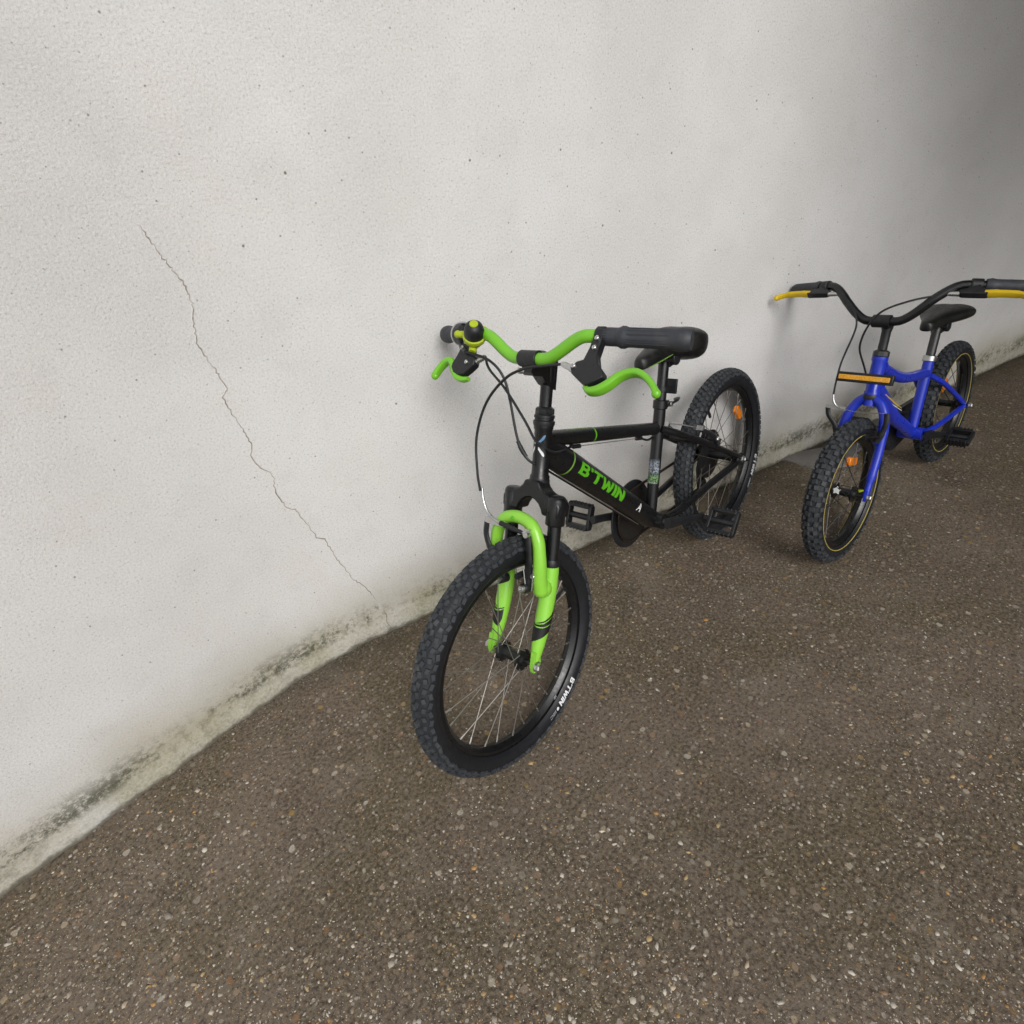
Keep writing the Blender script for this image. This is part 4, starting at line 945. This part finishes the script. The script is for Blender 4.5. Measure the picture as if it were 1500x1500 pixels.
g = MB(); g.lathe([(.020, -.034), (.020, .034)], bb2, Y3, 22); g.build('bottom_bracket', M['blue'], B2)
for s in (-1, 1):
    g = MB(); g.tube(cr([bb2+sd2*.18+Y3*(s*.012), P3(.17, s*.04, .33), P3(.01, s*.057, R2+.008)], 6), .0080, 12); g.build('seat_stay', M['blue'], B2)
    g = MB(); g.tube(cr([bb2+Y3*(s*.026), P3(.2, s*.045, .204), P3(.01, s*.057, R2)], 6), .0085, 12); g.build('chain_stay', M['blue'], B2)
g = MB(); g.tube([bb2+sd2*.22, bb2+sd2*.335], .0127, 20); g.build('seat_post', M['darkmetal'], B2)
g = MB(); g.lathe([(.0165, -.008), (.0185, -.006), (.0185, .008), (.0165, .010)], bb2+sd2*.228, sd2, 20); g.build('seat_clamp', M['silver'], B2)
z0 = (bb2+sd2*.335).z; x0_ = (bb2+sd2*.335).x
make_saddle(B2, [(x0_-.115, .030, z0+.020, .018), (x0_-.108, .058, z0+.028, .028), (x0_-.09, .070, z0+.036, .034), (x0_-.06, .074, z0+.040, .036), (x0_-.02, .062, z0+.040, .032), (x0_+.02, .040, z0+.038, .026), (x0_+.06, .028, z0+.036, .02), (x0_+.095, .020, z0+.033, .016), (x0_+.108, .012, z0+.029, .010)], M['saddle'], None, (x0_+.06, x0_-.07, z0+.016))
for (p_, a_, r_) in ((h0+ax2*.03, (bb2-h0).normalized(), .0200), (h0+ax2*.078, (bb2+sd2*.19-h0-ax2*.078).normalized(), .0162)):
    g = MB(); c_ = p_+a_*.019; e1_ = Y3; e2_ = a_.cross(Y3)
    g.tube([c_+e1_*(r_*math.cos(q))+e2_*(r_*math.sin(q))+a_*(.0008*math.sin(q*23)) for q in np.linspace(0, 2*PI, 72, endpoint=False)], .0024, 6, closed=True); g.build('weld', M['blue'], hd2)
# crank set and enclosed chain guard
g = MB(); op = []
for i in range(13): q = -PI/2+PI*i/12; op.append((bb2.x+.068*math.cos(q), bb2.z+.068*math.sin(q)))
for i in range(13): q = PI/2+PI*i/12; op.append((0+.042*math.cos(q), R2+.042*math.sin(q)))
g.prism(op, P3(0, -.052, 0), X3, Z3, .020); g.build('chain_case', M['plastic'], B2, bevel=.004)
crank_arm(B2, bb2, d2(200), .105, 1, .050, .062, M['plastic']); crank_arm(B2, bb2, d2(20), .105, -1, .068, .078, M['plastic'])
c2 = Vector((math.cos(d2(20)), 0, math.sin(d2(20))))
make_pedal(B2, bb2-c2*.105+Y3*.106, 1, d2(160), .066, .056); make_pedal(B2, bb2+c2*.105-Y3*.122, -1, d2(120), .066, .056)
# stem and bar
g = MB(); g.lathe([(.0115, .38), (.0115, .435), (.014, .445), (.014, .462)], base2, ax2, 20); g.tube([G(0, 0, .452), G(.02, 0, .458), G(.046, 0, .458)], .0145, 18); g.tube([G(.046, -.021, .458), G(.046, .021, .458)], .0160, 20); g.build('stem', M['plastic'], B2, sharp=50)
def bar2(y):
    a = abs(y); t = min(1, max(0, (a-.03)/.13)); u = .458+.090*t*t*(3-2*t); f = .046-.085*max(0, (a-.10)/.19)
    return G(f, y, u)
g = MB(); g.tube([bar2(y) for y in np.linspace(-.280, .280, 57)], .0110, 18); hb2 = g.build('handlebar', M['black'], B2)
for s in (-1, 1):
    g = MB(); yy = np.linspace(s*.192, s*.292, 12); g.tube([bar2(y) for y in yy], [.0150, .0172, .0150, .0150, .0151, .0152, .0152, .0152, .0153, .0153, .0150, .0120], 20); g.build('grip', M['grip'], hb2, sharp=50)
    g = MB(); g.tube([bar2(s*.165), bar2(s*.187)], .0155, 20)
    c = bar2(s*.176); e2 = (pf2*.75-ax2*.66).normalized()
    g.prism([(s*a, b) for a, b in [(-.012, 0), (.011, 0), (.014, .018), (.040, .024), (.044, .034), (.030, .042), (-.018, .040), (-.026, .034), (-.024, .026), (-.010, .020)]], c, Y3, e2, .016)
    lm2 = g.build('lever_mount', M['plastic'], B2, bevel=.002)
    g = MB(); g.tube([c+Y3*(-s*.022)+e2*.034, c+Y3*(-s*.048)+e2*.033], [.0065, .0055], 12); g.build('cable_adjuster', M['silver'], lm2)
    nr = Y3.cross(e2)
    g = MB(); pl = cr([c+Y3*(s*.028)+e2*.034, c+Y3*(s*.050)+e2*.033, c+Y3*(s*.075)+e2*.031-ax2*.002, c+Y3*(s*.100)+e2*.034-ax2*.003, c+Y3*(s*.122)+e2*.046-ax2*.004], 5); g.tube(pl, [.0085]*6+[.0078]*8+[.0070]*7, 16, up=nr, flat=(1.1, .72), pw=.65); g.sphere(pl[-1], .0075); g.build('brake_lever', M['yellow'], B2, sharp=60)
def cable2(pts, nm='brake_cable'):
    g = MB(); g.tube(cr(pts, 8), .0026, 8); g.build(nm, M['plastic'], B2)
cr_ = bar2(-.176)+Y3*.046+e2*.033
cable2([cr_, G(.045, -.105, .508), G(.056, -.074, .487), G(.064, -.055, .455), G(.064, -.055, .422), G(.064, -.070, .350), G(.064, -.073, .295), G(.062, -.073, .262)])
cl_ = bar2(.176)-Y3*.046+e2*.033
cable2([cl_, G(.070, .06, .505), G(.085, .0, .47), G(.06, -.035, .40), G(.01, -.03, .34), h0.lerp(bb2, .35)-Y3*.024, bb2+sd2*.06-Y3*.02])
g = MB(); g.tube([G(.0, -.0, .0)+Y3*0, G(.0, 0, .0)+Y3*.001], .001, 4) if False else None

# ------------------------------------------------------------------ loose aggregate on the ground
def pebbles():
    pal = np.array([(.52, .49, .44), (.62, .60, .56), (.40, .36, .30), (.30, .25, .19), (.45, .33, .16), (.42, .22, .05), (.22, .13, .07), (.10, .085, .075), (.045, .04, .036), (.50, .42, .33), (.28, .26, .25)])
    pw = np.array([.17, .13, .13, .12, .08, .06, .08, .07, .05, .07, .04]); pw = pw/pw.sum()
    bx = np.array([(1, 0, 0), (-1, 0, 0), (0, 1, 0), (0, -1, 0), (.7, .7, 0), (-.7, .7, 0), (.7, -.7, 0), (-.7, -.7, 0), (.5, 0, .8), (-.5, 0, .8), (0, .5, .8), (0, -.5, .8)])
    order = [0, 4, 2, 5, 1, 7, 3, 6]; V = []; Fc = []; Cc = []
    top = [8, 10, 9, 11]
    nP = 0; tries = 0
    while nP < 20000 and tries < 200000:
        tries += 1
        px = (rng.uniform(-40, 1540), 1540-rng.random()**1.3*960); o, d = ray(px)
        if d.z > -.05: continue
        t = -o.z/d.z
        if t > 3.2: continue
        x, y = o.x+d.x*t, o.y+d.y*t
        wy = np.interp(x, [p[0] for p in plan], [p[1] for p in plan])
        if y < wy+.012: continue
        q_ = Vector((x, y, 0))-j0
        if -.02 < q_.dot(wt) < .5 and q_.dot(jt) < .15: continue
        cl_n = .5+.28*math.sin(x*5.1+1.3*math.sin(y*4.3))+.22*math.sin(y*7.7+2.1*math.sin(x*3.1)+1)
        if rng.random() > .25+.85*cl_n: continue
        r = min(.0070, .00095*math.exp(abs(rng.normal(0, .62)))*1.15)
        if rng.random() < .02: r *= 1.4
        a = rng.uniform(0, 6.28); el = rng.uniform(.35, .95); hgt = r*rng.uniform(.18, .42)
        c = bx*np.array((r, r*el, 1))*np.concatenate([rng.uniform(.55, 1.3, (12, 2)), np.ones((12, 1))], 1); c[:, 2] = bx[:, 2]*hgt/.8; c[:8, 2] = -.0006
        ca, sa = math.cos(a), math.sin(a)
        xy = np.stack([c[:, 0]*ca-c[:, 1]*sa+x, c[:, 0]*sa+c[:, 1]*ca+y, c[:, 2]], 1)
        b = len(V)*12; V.append(xy)
        for k in range(4):
            Fc.append((b+order[2*k], b+order[(2*k+1) % 8], b+top[k])); Fc.append((b+order[(2*k+1) % 8], b+order[(2*k+2) % 8], b+top[(k+1) % 4], b+top[k]))
        Fc.append((b+8, b+10, b+9, b+11))
        cc = pal[rng.choice(len(pal), p=pw)]*rng.uniform(.75, 1.15); Cc.append(np.repeat([np.append(np.clip(cc*np.array((1.0, .96, .88)), 0, 1), 1)], 12, 0)); nP += 1
    for _ in range(1500):     # grit collected in the joint at the foot of the wall
        i = rng.integers(90, len(plan)-60); p = plan[i]+PL_N[i]*(skirt(0, sl[i])-.009+abs(rng.normal(0, .012))+.001)
        r = rng.uniform(.0006, .0032); c = bx*np.array((r, r*rng.uniform(.5, 1), 1))*np.concatenate([rng.uniform(.55, 1.3, (12, 2)), np.ones((12, 1))], 1); c[:, 2] = bx[:, 2]*r*.7; c[:8, 2] = -.0006
        c[:, 0] += p[0]+rng.normal(0, .004); c[:, 1] += p[1]; b = len(V)*12; V.append(c)
        for k in range(4):
            Fc.append((b+order[2*k], b+order[(2*k+1) % 8], b+top[k])); Fc.append((b+order[(2*k+1) % 8], b+order[(2*k+2) % 8], b+top[(k+1) % 4], b+top[k]))
        Fc.append((b+8, b+10, b+9, b+11))
        cc = np.array((.07, .058, .04))*rng.uniform(.4, 2.2); Cc.append(np.repeat([np.append(cc, 1)], 12, 0))
    V = np.concatenate(V); Cc = np.concatenate(Cc)
    me = bpy.data.meshes.new('pebbles'); me.from_pydata(V.tolist(), [], Fc); me.update()
    at = me.color_attributes.new('stone', 'FLOAT_COLOR', 'POINT'); at.data.foreach_set('color', Cc.ravel())
    N = NT('pebble_stone'); an = N.n('ShaderNodeAttribute'); an.attribute_name = 'stone'
    N.l(N.mix(N.math('MULTIPLY', N.noise(N.coord('Object'), 300, 3), .6), an.outputs['Color'], (.15, .12, .09)), N.p.inputs['Base Color']); N.p.inputs['Roughness'].default_value = .6
    me.materials.append(N.m); me.shade_smooth()
    o = bpy.data.objects.new('pebbles', me); COL.objects.link(o); o['kind'] = 'stuff'; o['label'] = 'small mixed pebbles set in the brown aggregate paving'
pebbles()
